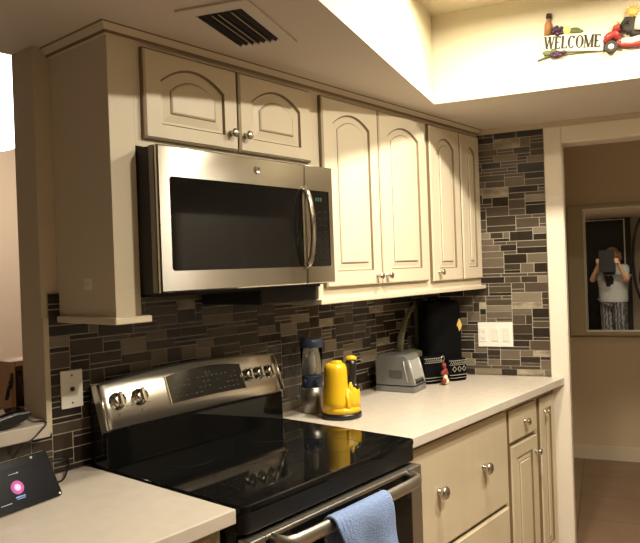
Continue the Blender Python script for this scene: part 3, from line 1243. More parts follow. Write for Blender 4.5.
# olive tote with upright handles behind it
ol = thing('tote_bag', (1.70, -.075, CT1), 'olive canvas bag with tall looped handles tucked behind the silver appliance', 'bag')
b = MB()
b.prism([(1.585, -.115), (1.80, -.115), (1.81, -.060), (1.80, -.022), (1.585, -.022)], Z0, 1.06, 'z', 0, .008)
make('body', b, OLIVE, ol)
for P in ([(1.612, -.060, 1.05), (1.628, -.060, 1.13), (1.672, -.060, 1.21), (1.735, -.060, 1.266), (1.765, -.060, 1.286)],
          [(1.800, -.052, 1.05), (1.797, -.052, 1.13), (1.788, -.053, 1.21), (1.775, -.056, 1.266), (1.765, -.060, 1.289)]):
    b = MB()
    b.tube(P, [.022, .021, .019, .014, .008], 10, 0, True, (.9, .22))
    make('handle', b, OLIVE, ol)

# black backpack with patterned base panels, yellow diamond
bp = thing('backpack', (1.82, -.17, CT1), 'black backpack with white patterned panels at its base standing in the corner', 'backpack')
yaw = math.radians(-24)
Mb = Matrix.Translation((1.775, -.150, CT1)) @ Matrix.Rotation(yaw, 4, 'Z')


def soft_box(mb, x0, x1, y0, y1, prof, mi=0, n=28, p=3.2):
    """superellipse cross-section swept up a list of (z, scale)"""
    bmb = bmesh.new()
    rings = []
    cx, cy, hx, hy = (x0 + x1) / 2, (y0 + y1) / 2, (x1 - x0) / 2, (y1 - y0) / 2
    for z, s in prof:
        r = []
        for k in range(n):
            a = 2 * PI * k / n
            c, s_ = math.cos(a), math.sin(a)
            r.append(bmb.verts.new((cx + hx * s * math.copysign(abs(c) ** (2 / p), c), cy + hy * s * math.copysign(abs(s_) ** (2 / p), s_), z)))
        rings.append(r)
    for a, c in zip(rings, rings[1:]):
        for k in range(n):
            bmb.faces.new((a[k], a[(k + 1) % n], c[(k + 1) % n], c[k]))
    bmb.faces.new(rings[0][::-1])
    bmb.faces.new(rings[-1])
    return mb._merge(bmb, mi, True)


b = MB()
soft_box(b, -.058, .150, -.060, .075, [(.001, .92), (.012, 1.0), (.10, 1.0), (.20, 1.0), (.30, 1.0), (.35, .97), (.372, .90), (.382, .72)])
b.xf(Mb)
make('body', b, BAGB, bp)
b = MB()
soft_box(b, .020, .130, -.098, -.040, [(.001, .92), (.010, 1.0), (.05, 1.03), (.098, 1.0), (.104, .94)])
b.xf(Mb)
pk = make('pocket', b, BAGB, bp)
b2 = MB()
soft_box(b2, -.122, -.012, -.098, -.030, [(.001, .92), (.010, 1.0), (.06, 1.03), (.120, 1.0), (.126, .94)])
b2.xf(Mb)
pk2 = make('pocket', b2, BAGB, bp)


def pocket_print(x0, x1, yfr, zt, diamonds=True):
    mb = MB()
    cx, hx = (x0 + x1) / 2, (x1 - x0) / 2

    def S(u, z, o=.0015):
        # point on the bulging front of the pocket
        xx = cx + hx * 1.02 * u
        yy = yfr - o + .058 * .5 * (1 - (1 - abs(u) ** 3.2) ** (1 / 3.2)) if abs(u) < 1 else yfr
        return (xx, yy - .0015, z)
    us = [-.92 + 1.84 * k / 16 for k in range(17)]
    for z, r in ((zt - .006, .0016), (zt - .026, .0012), (.030, .0014), (.016, .0012)):
        mb.tube([S(u, z) for u in us], r, 6)
    for k in range(3 if diamonds else 0):
        u = -.5 + .5 * k
        z = (zt + .012) / 2
        a, h = .18, .0125
        q = [S(u - a, z), S(u, z + h), S(u + a, z), S(u, z - h), S(u - a, z)]
        mb.tube(q, .0017, 6)
    for k in range(9):
        u0 = -.85 + k * .19
        mb.tube([S(u0, zt - .022), S(u0 + .09, zt - .011), S(u0 + .17, zt - .022)], .0011, 5)
    mb.xf(Mb)
    return mb


make('pocket_pattern', pocket_print(.020, .130, -.098, .104), BAGW, pk)
make('pocket_pattern', pocket_print(-.122, -.012, -.098, .126, False), BAGW, pk2)
b = MB()
b.prism([(.098, .262), (.113, .294), (.128, .262), (.113, .230)], -.0635, -.058, 'y', 0, .001)
b.xf(Mb)
make('diamond_patch', b, GOLD, bp)
b = MB()
b.tube([(-.02, .0, .378), (-.02, .0, .392), (.01, .0, .398), (.04, .0, .392), (.04, 0, .378)], .007, 8)
b.xf(Mb)
make('strap', b, BAGB, bp)

# beaded charm hanging from the backpack
ch = thing('bead_charm', (1.665, -.238, 1.00), 'red and cream beaded charm hanging on the front of the black backpack', 'charm')
chx, chy = 1.672, -.262
b = MB()
b.tube([(chx + .012 * math.cos(a) - .006, chy, 1.036 + .014 * math.sin(a)) for a in [2 * PI * k / 20 for k in range(21)]], .0022, 6, 0, False)
b.tube([(chx - .006, chy, 1.022), (chx, chy - .003, .99), (chx + .006, chy - .004, .95)], .002, 6)
make('ring', b, NICKEL, ch)
for dx, dz, r, m in ((-.002, 1.000, .011, REDB), (.003, .977, .013, REDB), (-.012, .972, .010, REDB), (.014, .966, .009, REDB), (.004, .950, .012, CRMB), (.012, .934, .013, CRMB), (-.006, .938, .012, REDB)):
    b = MB()
    b.ball((chx + dx * 1.25, chy - .004, .966 + (dz - .966) * 1.15), r * 1.15, 0, (1, .8, 1.05), 14)
    make('bead', b, m, ch)

# ------------------------------------------------------------------ left counter: smart display and its cable
sd_e = Vector((.985, .17, 0)).normalized()
sang = math.atan2(sd_e.y, sd_e.x)
sd = thing('smart_display', (-.300, -.230, CT1), 'black smart display with a pink circle on its dark screen, on the left counter', 'smart display', rz=sang)
tilt = Matrix.Rotation(math.radians(-30), 4, 'X')
MSD = Matrix.Translation((0, 0, .002)) @ tilt
hw, hh = .109, .128
b = MB()
b.prism(round_rect(-hw, hw, 0, hh, .008), 0, .012, 'y', 0, .002)
b.xf(MSD)
make('housing', b, mat('display_back_shell', (.55, .52, .47), .5), sd, world=False)
b = MB()
b.prism(round_rect(-hw + .0015, hw - .0015, .0015, hh - .0015, .007), -.003, .0005, 'y', 0, .001)
b.xf(MSD)
make('bezel', b, mat('display_bezel', (.006, .006, .006), .25, spec=.05), sd, world=False)
b = MB()
b.box(-hw + .011, hw - .011, -.0036, -.0028, .014, hh - .020)
b.xf(MSD)
scn = make('screen', b, SCREEN, sd, world=False)
b = MB()
M = MSD @ Matrix.Translation((-.003, -.0036, .056)) @ Matrix.Rotation(PI / 2, 4, 'X')
b.lathe([(0, 0), (.0170, 0), (.0170, .0004), (0, .0004)], (0, 0, 0), 32, 0, M)
make('pink_circle', b, PINK, scn, world=False)
b = MB()
M = MSD @ Matrix.Translation((-.003, -.0041, .056)) @ Matrix.Rotation(PI / 2, 4, 'X')
b.lathe([(0, 0), (.0085, 0), (.0085, .0004), (0, .0004)], (0, 0, 0), 28, 0, M)
make('circle_icon', b, PINKW, scn, world=False)
b = MB()
b.box(-.016, .010, -.0041, -.0036, .0310, .0342)
b.box(-.014, .008, -.0041, -.0036, .0268, .0290)
b.xf(MSD)
make('caption_lines', b, SBLUE, scn, world=False)
b = MB()
b.box(-.014, .008, -.0041, -.0036, .0905, .0915)
b.box(.008, .012, -.0041, -.0036, .0895, .0925)
b.box(-.060, -.030, -.0041, -.0036, .0225, .0240)
b.xf(MSD)
make('status_text', b, SWHITE, scn, world=False)
for x, z in ((.060, hh - .010), (-.045, hh - .010), (hw - .009, .008)):
    b = MB()
    M = MSD @ Matrix.Translation((x, -.003, z)) @ Matrix.Rotation(PI / 2, 4, 'X')
    b.lathe([(0, 0), (.0032, 0), (.0032, .0012), (0, .0014)], (0, 0, 0), 14, 0, M)
    make('sensor_dot', b, WHITEP, sd, world=False)
b = MB()
bk = [(.026, .008), (.032, .0005), (.088, .0005), (.096, .010), (.090, .060), (.078, .084), (.068, .084)]
b.prism(bk, -.075, .075, 'x', 0, .006)
make('speaker_foot', b, BLACKM, sd, world=False)


def cable(path, r, m):
    mb = MB()
    P = [Vector(p) for p in path]
    out = []
    for i in range(len(P) - 1):
        p0, p1, p2, p3 = P[max(i - 1, 0)], P[i], P[i + 1], P[min(i + 2, len(P) - 1)]
        for k in range(8):
            t = k / 8
            out.append(.5 * ((2 * p1) + (p2 - p0) * t + (2 * p0 - 5 * p1 + 4 * p2 - p3) * t * t + (3 * p1 - p0 - 3 * p2 + p3) * t ** 3))
    out.append(P[-1])
    mb.tube(out, r, 8)
    return make('power_cable', mb, m)


meta(cable([(-.200, -.130, .950), (-.168, -.095, .918), (-.145, -.100, .9175), (-.120, -.085, .9175), (-.085, -.040, .922), (-.062, -.0125, .940), (-.075, -.0115, .952), (-.12, -.0115, .954), (-.16, -.0115, .950)], .0026, BLACKP),
     'black cable curling on the counter behind the smart display', 'cable')

# ------------------------------------------------------------------ bar ledge things
dv = thing('desk_phone', (-.295, 0, 1.072), 'black wedge-shaped corded device lying on the bar ledge', 'phone')
b = MB()
b.prism([(-.42, 1.0805), (-.225, 1.0805), (-.178, 1.094), (-.158, 1.108), (-.160, 1.120), (-.20, 1.120), (-.30, 1.103), (-.42, 1.098)], -.036, .050, 'y', 0, .005)
b.xf(Matrix.Translation((-.020, 0, -.008)))
make('body', b, BLACKP, dv)
b = MB()
b.prism([(-.40, 1.1005), (-.30, 1.1055), (-.20, 1.1225), (-.168, 1.1225), (-.168, 1.125), (-.202, 1.1255), (-.30, 1.1085), (-.40, 1.1035)], -.020, .034, 'y', 0, .001)
b.xf(Matrix.Translation((-.020, 0, -.008)))
make('top_panel', b, BLACKG, dv)
meta(cable([(-.185, -.010, 1.090), (-.165, -.012, 1.0765), (-.148, -.020, 1.0755), (-.144, -.040, 1.0755), (-.150, -.0545, 1.070), (-.170, -.055, 1.052), (-.195, -.055, 1.035), (-.215, -.040, 1.02), (-.225, -.016, .99)], .0026, mat('grey_cable', (.06, .05, .04), .5)),
     'thin dark cord looping over the edge of the bar ledge', 'cable')

wb = thing('wooden_box', (-.075, .215, 1.072), 'small open wooden box holding a dark bottle on the ledge behind the pillar', 'box')
b = MB()
x0, x1, y0, y1, z0, z1 = -.140, -.123, .165, .265, 1.0725, 1.228
x1 = -.010
b.box(x0, x0 + .016, y0, y1, z0, z1, 0, .002)
b.box(x1 - .016, x1, y0, y1, z0, z1, 0, .002)
b.box(x0 + .016, x1 - .016, y0, y1, z1 - .016, z1, 0, .002)
b.box(x0 + .016, x1 - .016, y0, y1, z0, z0 + .014, 0, .002)
b.box(x0 + .016, x1 - .016, y1 - .01, y1, z0 + .014, z1 - .016)
make('body', b, WOOD, wb)
for k, (cx, h) in enumerate(((-.098, .118), (-.056, .122))):
    b = MB()
    b.lathe([(0, z0 + .0145), (.019, z0 + .0145), (.0195, z0 + .08), (.010, z0 + .100), (.008, z0 + h), (0, z0 + h)], (cx, .205, 0), 20)
    meta(make('bottle', b, BOTTLE), ('dark bottle standing in the wooden box, nearer its open left side', 'dark bottle standing in the wooden box, nearer the pillar')[k], 'bottle', 'bottles in the wooden box')
cl = thing('hanging_clip', (-.146, .158, 1.15), 'black clip hanging on the left side of the wooden box', 'clip')
b = MB()
b.tube([(-.137, .1605, 1.195), (-.139, .159, 1.175), (-.145, .158, 1.15)], [.004, .006, .007], 8)
b.ball((-.142, .158, 1.168), .008)
b.tube([(-.148, .157, 1.158), (-.154, .157, 1.13), (-.158, .157, 1.118)], [.005, .006, .005], 8)
make('body', b, BLACKP, cl)

# hanging lamp in the next room, left of the pillar
lp = thing('pendant_lamp', (.12, 1.02, 2.7), 'glowing white pendant lamp shade seen at the left edge beyond the pillar', 'lamp')
lx, ly = .10, 1.02
b = MB()
b.lathe([(.200, 2.030), (.205, 2.032), (.200, 2.44), (.192, 2.445), (.192, 2.44), (.198, 2.034)], (lx, ly, 0), 48)
b.lathe([(0, 2.04), (.199, 2.036), (.199, 2.044), (0, 2.046)], (lx, ly, 0), 48)
make('shade', b, LAMPG, lp)
b = MB()
b.tube([(lx, ly, 2.43), (lx, ly, 2.70)], .006, 8)
b.tube([(lx - .198, ly, 2.425), (lx + .198, ly, 2.425)], .004, 6)
b.lathe([(0, 2.68), (.05, 2.68), (.055, 2.699), (0, 2.699)], (lx, ly, 0), 24)
make('stem', b, NICKEL, lp)

# ------------------------------------------------------------------ mirror on the dining wall
mi_ = thing('wall_mirror', FP + N * -.02 + Vector((0, 0, .92)), 'large framed mirror on the dining room wall reflecting the photographer', 'mirror', rz=A - PI / 2)
b = MB()
# local x along W, y into the wall, z up (origin .92 up the wall)
ML, MRt, MB0, MT0 = -.165, .62, .0, .945
IL, IR, IB, IT = -.060, .500, .028, .910
framed(b, ML, MRt, MB0, MT0, IL, IR, IB, IT, -.022, .018)
fr = make('frame', b, MFRAME, mi_, world=False)
b = MB()
framed(b, ML - .006, MRt + .006, MB0 - .006, MT0 + .006, ML + .004, MRt - .004, MB0 + .004, MT0 - .004, -.026, .016)
make('outer_bead', b, mat('mirror_outer_bead', (.40, .33, .21), .4, .2), fr, world=False)
b = MB()
framed(b, IL - .002, IR + .002, IB - .008, IT + .008, IL + .003, IR - .003, IB + .002, IT - .002, -.026, .0)
make('inner_bead', b, MGOLD, fr, world=False)
b = MB()
b.box(IL, IR, -.004, .012, IB, IT)
make('glass', b, MIRR, mi_, world=False)
orn = thing('oval_ornament', FP + W * .345 + N * -.05 + Vector((0, 0, 1.14)), 'dark oval wrought-iron ornament at the right edge, hanging by the mirror', 'wall decoration', rz=A - PI / 2)
b = MB()
b.tube([(.080 * math.cos(a), 0, .31 + .31 * math.sin(a)) for a in [2 * PI * k / 40 for k in range(41)]], .010, 10, 0, False)
make('oval_ring', b, IRON, orn, world=False)
b = MB()
for s in (-1, 1):
    b.tube([(s * .010 + s * .03 * math.sin(k / 12 * PI * 2), 0, .04 + .54 * k / 12) for k in range(13)], .006, 8)
b.ball((0, 0, .634), .016)
b.ball((0, 0, -.015), .014)
make('scrollwork', b, IRON, orn, world=False)

# ------------------------------------------------------------------ welcome plaque and scooter ornament on the well's far wall
def well(mb):
    """local: x along W from the well corner, y into the wall, z absolute"""
    MW_ = Matrix(((W.x, N.x, 0, C0.x), (W.y, N.y, 0, C0.y), (0, 0, 1, 0), (0, 0, 0, 1)))
    TL = Matrix.Translation((.55, 0, 2.29))
    mb.xf(TL @ Matrix.Rotation(.105, 4, 'Y') @ TL.inverted())
    return mb.xf(MW_)


wo = C0 + W * .53
sg = thing('welcome_sign', (wo.x, wo.y, 2.25), 'cream WELCOME sign with bottle, grapes and leaves in the ceiling well', 'sign')
b = MB()
b.prism([(.432, 2.268), (.652, 2.262), (.652, 2.325), (.60, 2.334), (.44, 2.330), (.428, 2.315)], -.014, -.0005, 'y', 0, .003)
well(b)
make('plaque', b, SIGNC, sg)


def letters(word, x0, z0, w, h, gap, y0, y1):
    mb = MB()
    TH, TN, SF = .0082, .0036, .0026

    def seg(xa, za, xb, zb, t):
        d = Vector((xb - xa, zb - za))
        nrm = Vector((1, 0)) * (t / 2)
        if abs(d.x) > abs(d.y) * 2:
            nrm = Vector((0, 1)) * (t / 2)
        mb.prism([(xa - nrm.x, za - nrm.y), (xa + nrm.x, za + nrm.y), (xb + nrm.x, zb + nrm.y), (xb - nrm.x, zb - nrm.y)], y0, y1, 'y')

    def serif(x, z, L=.010):
        mb.box(x - L / 2, x + L / 2, y0, y1, z - SF / 2, z + SF / 2)

    def arc(cx, cz, rx, rz, a0, a1, n=18):
        for k in range(n):
            a, c = a0 + (a1 - a0) * k / n, a0 + (a1 - a0) * (k + 1) / n
            q = []
            for aa, sgn in ((a, 1), (c, 1), (c, -1), (a, -1)):
                t = TN / 2 + (TH - TN) / 2 * abs(math.cos(aa))
                q.append((cx + (rx + sgn * t) * math.cos(aa), cz + (rz + sgn * TN / 2) * math.sin(aa)))
            mb.prism(q, y0, y1, 'y')
    x = x0
    for chr_ in word:
        ww = w * {'W': 1.35, 'M': 1.3, 'O': 1.05, 'C': 1.0}.get(chr_, .82)
        z1 = z0 + h
        if chr_ == 'W':
            seg(x, z1, x + ww * .27, z0, TH)
            seg(x + ww * .27, z0, x + ww * .5, z1, TN)
            seg(x + ww * .5, z1, x + ww * .75, z0, TH)
            seg(x + ww * .75, z0, x + ww, z1, TN)
            for q in (0, .5, 1):
                serif(x + ww * q, z1)
        elif chr_ == 'E':
            seg(x + .004, z0, x + .004, z1, TH)
            for zz, L in ((z0 + .001, 1), (z0 + h / 2, .75), (z1 - .001, .95)):
                seg(x, zz, x + ww * L, zz, TN)
            for zz in (z0 + .003, z1 - .003):
                seg(x + ww * .96, zz - .004, x + ww * .96, zz + .004, TN)
        elif chr_ == 'L':
            seg(x + .004, z0, x + .004, z1, TH)
            serif(x + .004, z1)
            seg(x, z0 + .001, x + ww, z0 + .001, TN)
            seg(x + ww, z0, x + ww, z0 + .009, TN)
        elif chr_ == 'C':
            arc(x + ww / 2, z0 + h / 2, ww / 2 - .002, h / 2, math.radians(42), math.radians(318))
            seg(x + ww * .88, z1 - .010, x + ww * .88, z1, TN)
        elif chr_ == 'O':
            arc(x + ww / 2, z0 + h / 2, ww / 2 - .002, h / 2, 0, 2 * PI, 24)
        elif chr_ == 'M':
            seg(x + .002, z0, x + .002, z1, TN)
            seg(x + .002, z1, x + ww * .5, z0, TH)
            seg(x + ww * .5, z0, x + ww - .003, z1, TN)
            seg(x + ww - .003, z0, x + ww - .003, z1, TH)
            for q, zz in ((.002, z0), (ww - .003, z0), (.0, z1), (ww, z1)):
                serif(x + q, zz)
        x += ww + gap
    return mb


b = letters('WELCOME', .441, 2.277, .0235, .045, .0048, -.0165, -.0135)
well(b)
make('lettering', b, SIGNT, sg)
b = MB()
b.lathe([(0, 0), (.013, 0), (.014, .04), (.008, .055), (.0075, .064), (0, .064)], (.448, -.012, 2.330), 16)
well(b)
bt = make('bottle', b, CORK, sg)
b = MB()
b.lathe([(0, 0), (.0105, 0), (.0105, .018), (0, .018)], (.448, -.012, 2.393), 14)
well(b)
make('bottle_cap', b, SIGNT, bt)
b = MB()
rnd = random.Random(2)
for k in range(16):
    b.ball((.484 + rnd.uniform(-.016, .016), -.012 + rnd.uniform(-.006, .004), 2.344 + rnd.uniform(-.012, .016)), .0085, 0, (1, 1, 1), 8)
well(b)
make('grapes', b, GRAPE, sg)
b = MB()
for k in range(16):
    b.ball((.492 + rnd.uniform(-.026, .026), -.014 + rnd.uniform(-.004, .004), 2.256 + rnd.uniform(-.008, .008) + 0), .0075, 0, (1, 1, 1), 8)
well(b)
make('grapes', b, GRAPE, sg)
b = MB()
b.ball((.518, -.010, 2.345), .017, 0, (1, .6, .95))
well(b)
make('fruit', b, LEMON, sg)
b = MB()
for x, z, r in ((.545, 2.342, .018), (.562, 2.338, .012), (.455, 2.262, .016), (.475, 2.270, .012)):
    b.ball((x, -.012, z), r, 0, (1.3, .35, .7), 10)
b.tube([(.418, -.006, 2.236), (.47, -.010, 2.256), (.56, -.010, 2.262), (.655, -.008, 2.266)], .0028, 6)
well(b)
make('leaves', b, LEAF, sg)

so = C0 + W * .73
st_ = thing('scooter_ornament', (so.x, so.y, 2.25), 'red scooter wall ornament with a rider and sun face right of the WELCOME sign', 'wall decoration')
b = MB()
b.tube([(.655, -.014, 2.290), (.668, -.016, 2.310), (.690, -.016, 2.322), (.700, -.016, 2.300)], [.010, .016, .017, .013], 12)
b.tube([(.692, -.016, 2.330), (.694, -.016, 2.350), (.690, -.016, 2.362)], [.016, .014, .006], 12)
b.tube([(.700, -.016, 2.285), (.730, -.016, 2.278), (.770, -.016, 2.280), (.80, -.016, 2.290)], [.010, .009, .010, .012], 12)
b.tube([(.77, -.016, 2.300), (.80, -.016, 2.315), (.84, -.016, 2.310), (.86, -.016, 2.285)], [.010, .022, .022, .012], 12)
well(b)
make('scooter_body', b, SRED, st_)
for x in (.678, .835):
    b = MB()
    M = Matrix.Rotation(PI / 2, 4, 'X')
    b.lathe([(.009, -.006), (.020, -.007), (.024, -.003), (.024, .003), (.020, .007), (.009, .006), (.009, -.006)], (x, -.018, 2.272), 24, 0, M)
    well(b)
    wh = make('wheel', b, TIRE, st_)
    b = MB()
    b.lathe([(0, -.006), (.0105, -.006), (.0105, .007), (0, .008)], (x, -.018, 2.272), 18, 0, M)
    well(b)
    make('hub', b, SIGNC, wh)
b = MB()
b.ball((.690, -.020, 2.352), .009)
b.tube([(.690, -.02, 2.352), (.706, -.024, 2.354)], .003, 6)
well(b)
make('headlight', b, LEMON, st_)
b = MB()
b.tube([(.712, -.020, 2.292), (.745, -.020, 2.290), (.775, -.020, 2.300)], [.010, .013, .012], 10)
well(b)
make('footboard', b, SIGNC, st_)
b = MB()
b.tube([(.708, -.022, 2.342), (.725, -.024, 2.366), (.742, -.024, 2.370), (.744, -.022, 2.335), (.752, -.022, 2.315), (.785, -.022, 2.322)], [.010, .014, .014, .015, .014, .012], 12)
b.tube([(.715, -.022, 2.345), (.735, -.022, 2.330), (.738, -.022, 2.316)], [.012, .016, .012], 12)
well(b)
make('rider_trousers', b, SIGNT, st_)
b = MB()
b.tube([(.772, -.022, 2.325), (.776, -.024, 2.352), (.772, -.024, 2.380), (.768, -.024, 2.392)], [.026, .027, .020, .008], 14)
well(b)
make('rider_jacket', b, SIGNC, st_)
b = MB()
b.ball((.742, -.020, 2.398), .017, 0, (1, .5, 1))
for k in range(12):
    a = k * PI / 6
    b.tube([(.742 + .015 * math.cos(a), -.018, 2.398 + .015 * math.sin(a)), (.742 + .029 * math.cos(a), -.018, 2.398 + .029 * math.sin(a))], [.004, .0008], 6)
well(b)
make('sun_face', b, SUNY, st_)

# ------------------------------------------------------------------ recessed lamps in the well
lamps = [((.965, -.905), 1.0, 'nearest the range'), ((1.205, -1.575), 1.0, 'by the doorway, further from the range'), ((.345, -1.84), 1.3, 'furthest from the doorway')]
for k, ((x, y), pw, wh_) in enumerate(lamps):
    r = thing('recessed_light', (x, y, ZT), 'recessed ceiling lamp in the well, the one ' + wh_, 'ceiling light', 'recessed lamps in the well')
    b = MB()
    b.lathe([(.060, ZT - .001), (.082, ZT - .001), (.082, ZT - .006), (.060, ZT - .008)], (x, y, 0), 32)
    make('trim_ring', b, WHITEP, r)
    b = MB()
    b.lathe([(0, ZT - .002), (.060, ZT - .002), (.060, ZT - .0035), (0, ZT - .0035)], (x, y, 0), 32)
    make('lens', b, LAMPE, r)
    ld = bpy.data.lights.new('well_lamp', 'AREA')
    ld.shape = 'DISK'
    ld.size = .11
    ld.energy = 34 * pw
    ld.color = (1.0, .90, .715)
    ld.spread = math.radians(172)
    lo = bpy.data.objects.new('well_lamp', ld)
    lo.location = (x, y, ZT - .012)
    COL.objects.link(lo)


def point(name, loc, e, col, r):
    ld = bpy.data.lights.new(name, 'POINT')
    ld.energy = e
    ld.color = col
    ld.shadow_soft_size = r
    lo = bpy.data.objects.new(name, ld)
    lo.location = loc
    COL.objects.link(lo)


point('living_fill', (1.3, 2.5, 2.1), 34, (1.0, .86, .70), .12)  # added unseen light, brightens the far wall and leaves the pillar end dark
dl = FP + W * 1.9 - N * 1.2
point('dining_fill', (dl.x, dl.y, 2.2), 14, (1.0, .84, .58), .12)  # added fill for the dining wall, no lamp is seen there


# ------------------------------------------------------------------ refrigerator across the kitchen (seen only as a reflection in the microwave)
fr_ = thing('refrigerator', (1.72, -2.25, 0), 'dark two-door refrigerator opposite the range, seen reflected in the microwave', 'refrigerator')
b = MB()
b.box(1.28, 2.16, -2.62, -1.93, .02, 1.80, 0, .006)
b.box(1.32, 2.12, -2.58, -2.0, 0, .02)
make('body', b, DARKST, fr_)
for x0, x1, hx in ((1.282, 1.718, 1.69), (1.722, 2.158, 1.75)):
    b = MB()
    b.box(x0, x1, -1.93, -1.87, .08, 1.80, 0, .008)
    d = make('door', b, mat('fridge_finish', (.42, .385, .34), .4, .1), fr_)
    b = MB()
    b.tube([(hx, -1.87, .75), (hx, -1.83, .80), (hx, -1.82, 1.1), (hx, -1.83, 1.40), (hx, -1.87, 1.45)], .010, 8)
    make('handle', b, STEELP, d)

# ------------------------------------------------------------------ the photographer (seen in the dining mirror)
fd = Vector((.7666, .6421, 0)).normalized()          # viewing direction, level
rt = Vector((fd.y, -fd.x, 0))                        # the person's right
pb = CAM - fd * .45 - rt * .08
pr = thing('person', (pb.x, pb.y, 0), 'person in grey shirt and patterned trousers holding up a dark tablet', 'person', rz=math.atan2(rt.y, rt.x))
# local frame: x right, y forward, z up


def skin_mesh(verts, edges, radii, rootv=0, sub=2):
    me = bpy.data.meshes.new('sk')
    me.from_pydata([Vector(v) for v in verts], edges, [])
    o = bpy.data.objects.new('sk', me)
    COL.objects.link(o)
    o.modifiers.new('s', 'SKIN')
    for i, r in enumerate(radii):
        sv = me.skin_vertices[0].data[i]
        sv.radius = r if isinstance(r, tuple) else (r, r)
        sv.use_root = i == rootv
    ss = o.modifiers.new('u', 'SUBSURF')
    ss.levels = sub
    dg = bpy.context.evaluated_depsgraph_get()
    ev = bpy.data.meshes.new_from_object(o.evaluated_get(dg))
    bb = bmesh.new()
    bb.from_mesh(ev)
    bpy.data.objects.remove(o)
    bpy.data.meshes.remove(ev)
    return bb


V, E_, R_ = [], [], []


def vadd(p, r, prev=None):
    V.append(p)
    R_.append(r)
    if prev is not None:
        E_.append((prev, len(V) - 1))
    return len(V) - 1


pel = vadd((0, 0, .86), (.135, .100))
wst = vadd((0, .005, 1.02), (.125, .090), pel)
chs = vadd((0, 0, 1.20), (.140, .095), wst)
shd = vadd((0, 0, 1.32), (.100, .070), chs)
nck = vadd((0, .005, 1.40), .045, shd)
hd0 = vadd((0, .015, 1.455), (.060, .065), nck)
hd1 = vadd((0, .015, 1.535), (.074, .088), hd0)
hd2 = vadd((0, .010, 1.595), (.055, .066), hd1)
hands = []
for s in (-1, 1):
    hp_ = vadd((s * .085, 0, .80), .088, pel)
    kn = vadd((s * .095, .015, .45), .058, hp_)
    an = vadd((s * .100, -.01, .09), .038, kn)
    he = vadd((s * .105, .05, .042), (.036, .036), an)
    vadd((s * .115, .15, .030), (.034, .026), he)
    sh = vadd((s * .165, -.005, 1.315), .055, shd)
    el = vadd((s * .262, .15, 1.13), .042, sh)
    wr = vadd((s * .150 + .09, .365, 1.375), .026, el)
    pm = vadd((s * .142 + .10, .408, 1.425), (.030, .018), wr)
    hands.append((s, Vector((s * .142 + .10, .408, 1.425))))
body = skin_mesh(V, E_, R_, pel)
b = MB()
b._merge(body, 0, True)
# fingers, each its own curved chain rooted in the palm and wrapped on the tablet's edge
for s, p in hands:
    for k, (L, dz) in enumerate(((.062, .034), (.068, .016), (.064, -.002), (.052, -.019))):
        r0 = p + Vector((s * .004, .000, dz * .7))
        pts = [r0, r0 + Vector((s * .012, .022, dz * .25)), r0 + Vector((0, .040, dz * .3)), r0 + Vector((-s * .022, .046, dz * .3)), r0 + Vector((-s * (L - .030), .044, dz * .3))]
        b.tube(pts, [.0095, .0090, .0085, .0078, .0062], 8)
    r0 = p + Vector((-s * .010, -.008, .005))
    b.tube([r0, r0 + Vector((-s * .022, .000, .022)), r0 + Vector((-s * .040, .016, .034)), r0 + Vector((-s * .052, .022, .040))], [.012, .011, .0095, .007], 8)
# nose, ears
b.tube([(0, .098, 1.545), (0, .112, 1.522), (0, .104, 1.512)], [.008, .013, .010], 8)
for s in (-1, 1):
    b.ball((s * .076, .010, 1.525), .020, 0, (.35, .7, 1.2), 10)
bo = make('body', b, SKIN, pr, world=False)
for s in (-1, 1):
    b = MB()
    b.ball((s * .030, .092, 1.545), .010, 0, (1.2, .6, .8), 10)
    make('eye', b, SLOT, bo, world=False)
b = MB()
b.tube([(-.022, .098, 1.485), (0, .104, 1.482), (.022, .098, 1.485)], [.003, .006, .003], 8)
make('mouth', b, REDB, bo, world=False)
b = MB()
b.ball((0, -.005, 1.555), .094, 0, (.98, 1.05, .90), 24)
bmesh.ops.bisect_plane(b.bm, geom=list(b.bm.verts) + list(b.bm.edges) + list(b.bm.faces), plane_co=(0, .045, 1.545), plane_no=(0, .8, -.6), clear_outer=True)
b.tube([(-.085, -.02, 1.56), (-.095, -.03, 1.48), (-.085, -.04, 1.40)], [.03, .032, .02], 10)
b.tube([(.085, -.02, 1.56), (.095, -.03, 1.48), (.085, -.04, 1.40)], [.03, .032, .02], 10)
make('hair', b, HAIR, pr, world=False)
# shirt: torso and short sleeves
V, E_, R_ = [], [], []
c0 = vadd((0, 0, .78), (.235, .190))
c1 = vadd((0, .005, 1.02), (.225, .175), c0)
c2 = vadd((0, 0, 1.20), (.215, .165), c1)
c3 = vadd((0, 0, 1.33), (.135, .100), c2)
for s in (-1, 1):
    a1 = vadd((s * .172, -.005, 1.312), .080, c3)
    a2 = vadd((s * .228, .085, 1.205), .076, a1)
b = MB()
b._merge(skin_mesh(V, E_, R_, c1), 0, True)
bmesh.ops.bisect_plane(b.bm, geom=list(b.bm.verts) + list(b.bm.edges) + list(b.bm.faces), plane_co=(0, 0, .815), plane_no=(0, 0, -1), clear_outer=True)
make('shirt', b, SHIRT, pr, world=False)
V, E_, R_ = [], [], []
c0 = vadd((0, 0, .92), (.165, .13))
for s in (-1, 1):
    a1 = vadd((s * .088, 0, .78), .125, c0)
    a2 = vadd((s * .096, .010, .45), .098, a1)
    a3 = vadd((s * .102, -.005, .10), .082, a2)
b = MB()
b._merge(skin_mesh(V, E_, R_, c0), 0, True)
make('trousers', b, PANTS, pr, world=False)
b = MB()
b.tube([(-.05, .085, 1.38), (-.04, .150, 1.28), (.0, .165, 1.14), (.0, .160, 1.05)], [.03, .045, .05, .03], 12, 0, True, (1, .35))
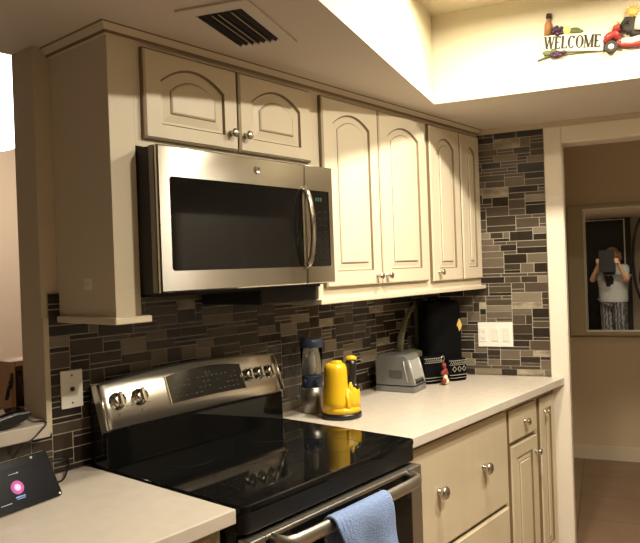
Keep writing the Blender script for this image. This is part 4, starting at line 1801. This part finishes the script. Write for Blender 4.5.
b.tube([(.05, .085, 1.38), (.06, .150, 1.28), (.04, .165, 1.16), (.04, .160, 1.08)], [.03, .045, .045, .03], 12, 0, True, (1, .35))
make('scarf', b, SCARF, pr, world=False)
# tablet held just behind the lens
tb0 = CAM - fd * .012
tp = thing('tablet', (tb0.x, tb0.y, 1.30), 'dark cased tablet held up by the photographer', 'tablet', rz=math.atan2(rt.y, rt.x))
b = MB()
b.prism(round_rect(-.100, .135, -.030, .292, .012), -.012, 0, 'y', 0, .003)
make('case', b, TABLT, tp, world=False)
b = MB()
b.box(-.085, .120, -.0135, -.0115, -.012, .275)
make('screen', b, SCREEN, tp, world=False)

# ------------------------------------------------------------------ world, camera, colour
wd = bpy.data.worlds.new('World')
sc.world = wd
wd.use_nodes = True
wd.node_tree.nodes['Background'].inputs[0].default_value = (1.0, .82, .62, 1)
wd.node_tree.nodes['Background'].inputs[1].default_value = .02

cd = bpy.data.cameras.new('camera')
cd.sensor_fit = 'HORIZONTAL'
cd.sensor_width = 36
cd.lens = 676.9 / 640 * 36
cd.clip_start = .05
co = bpy.data.objects.new('camera', cd)
COL.objects.link(co)
yaw, pitch, roll = -.8739, -.0048, -.0356
F = Vector((-math.sin(yaw) * math.cos(pitch), math.cos(yaw) * math.cos(pitch), math.sin(pitch)))
R0 = Vector((math.cos(yaw), math.sin(yaw), 0))
U0 = R0.cross(F)
Rc = R0 * math.cos(roll) + U0 * math.sin(roll)
Uc = -R0 * math.sin(roll) + U0 * math.cos(roll)
co.matrix_world = Matrix(((Rc.x, Uc.x, -F.x, CAM.x), (Rc.y, Uc.y, -F.y, CAM.y), (Rc.z, Uc.z, -F.z, CAM.z), (0, 0, 0, 1)))
sc.camera = co
sc.view_settings.view_transform = 'Standard'
sc.view_settings.look = 'None'
sc.view_settings.gamma = 1
sc.view_settings.use_curve_mapping = False
sc.view_settings.exposure = -0.35
sc.cycles.max_bounces = 10
sc.cycles.diffuse_bounces = 6
sc.cycles.sample_clamp_indirect = 8
sc.cycles.use_denoising = True
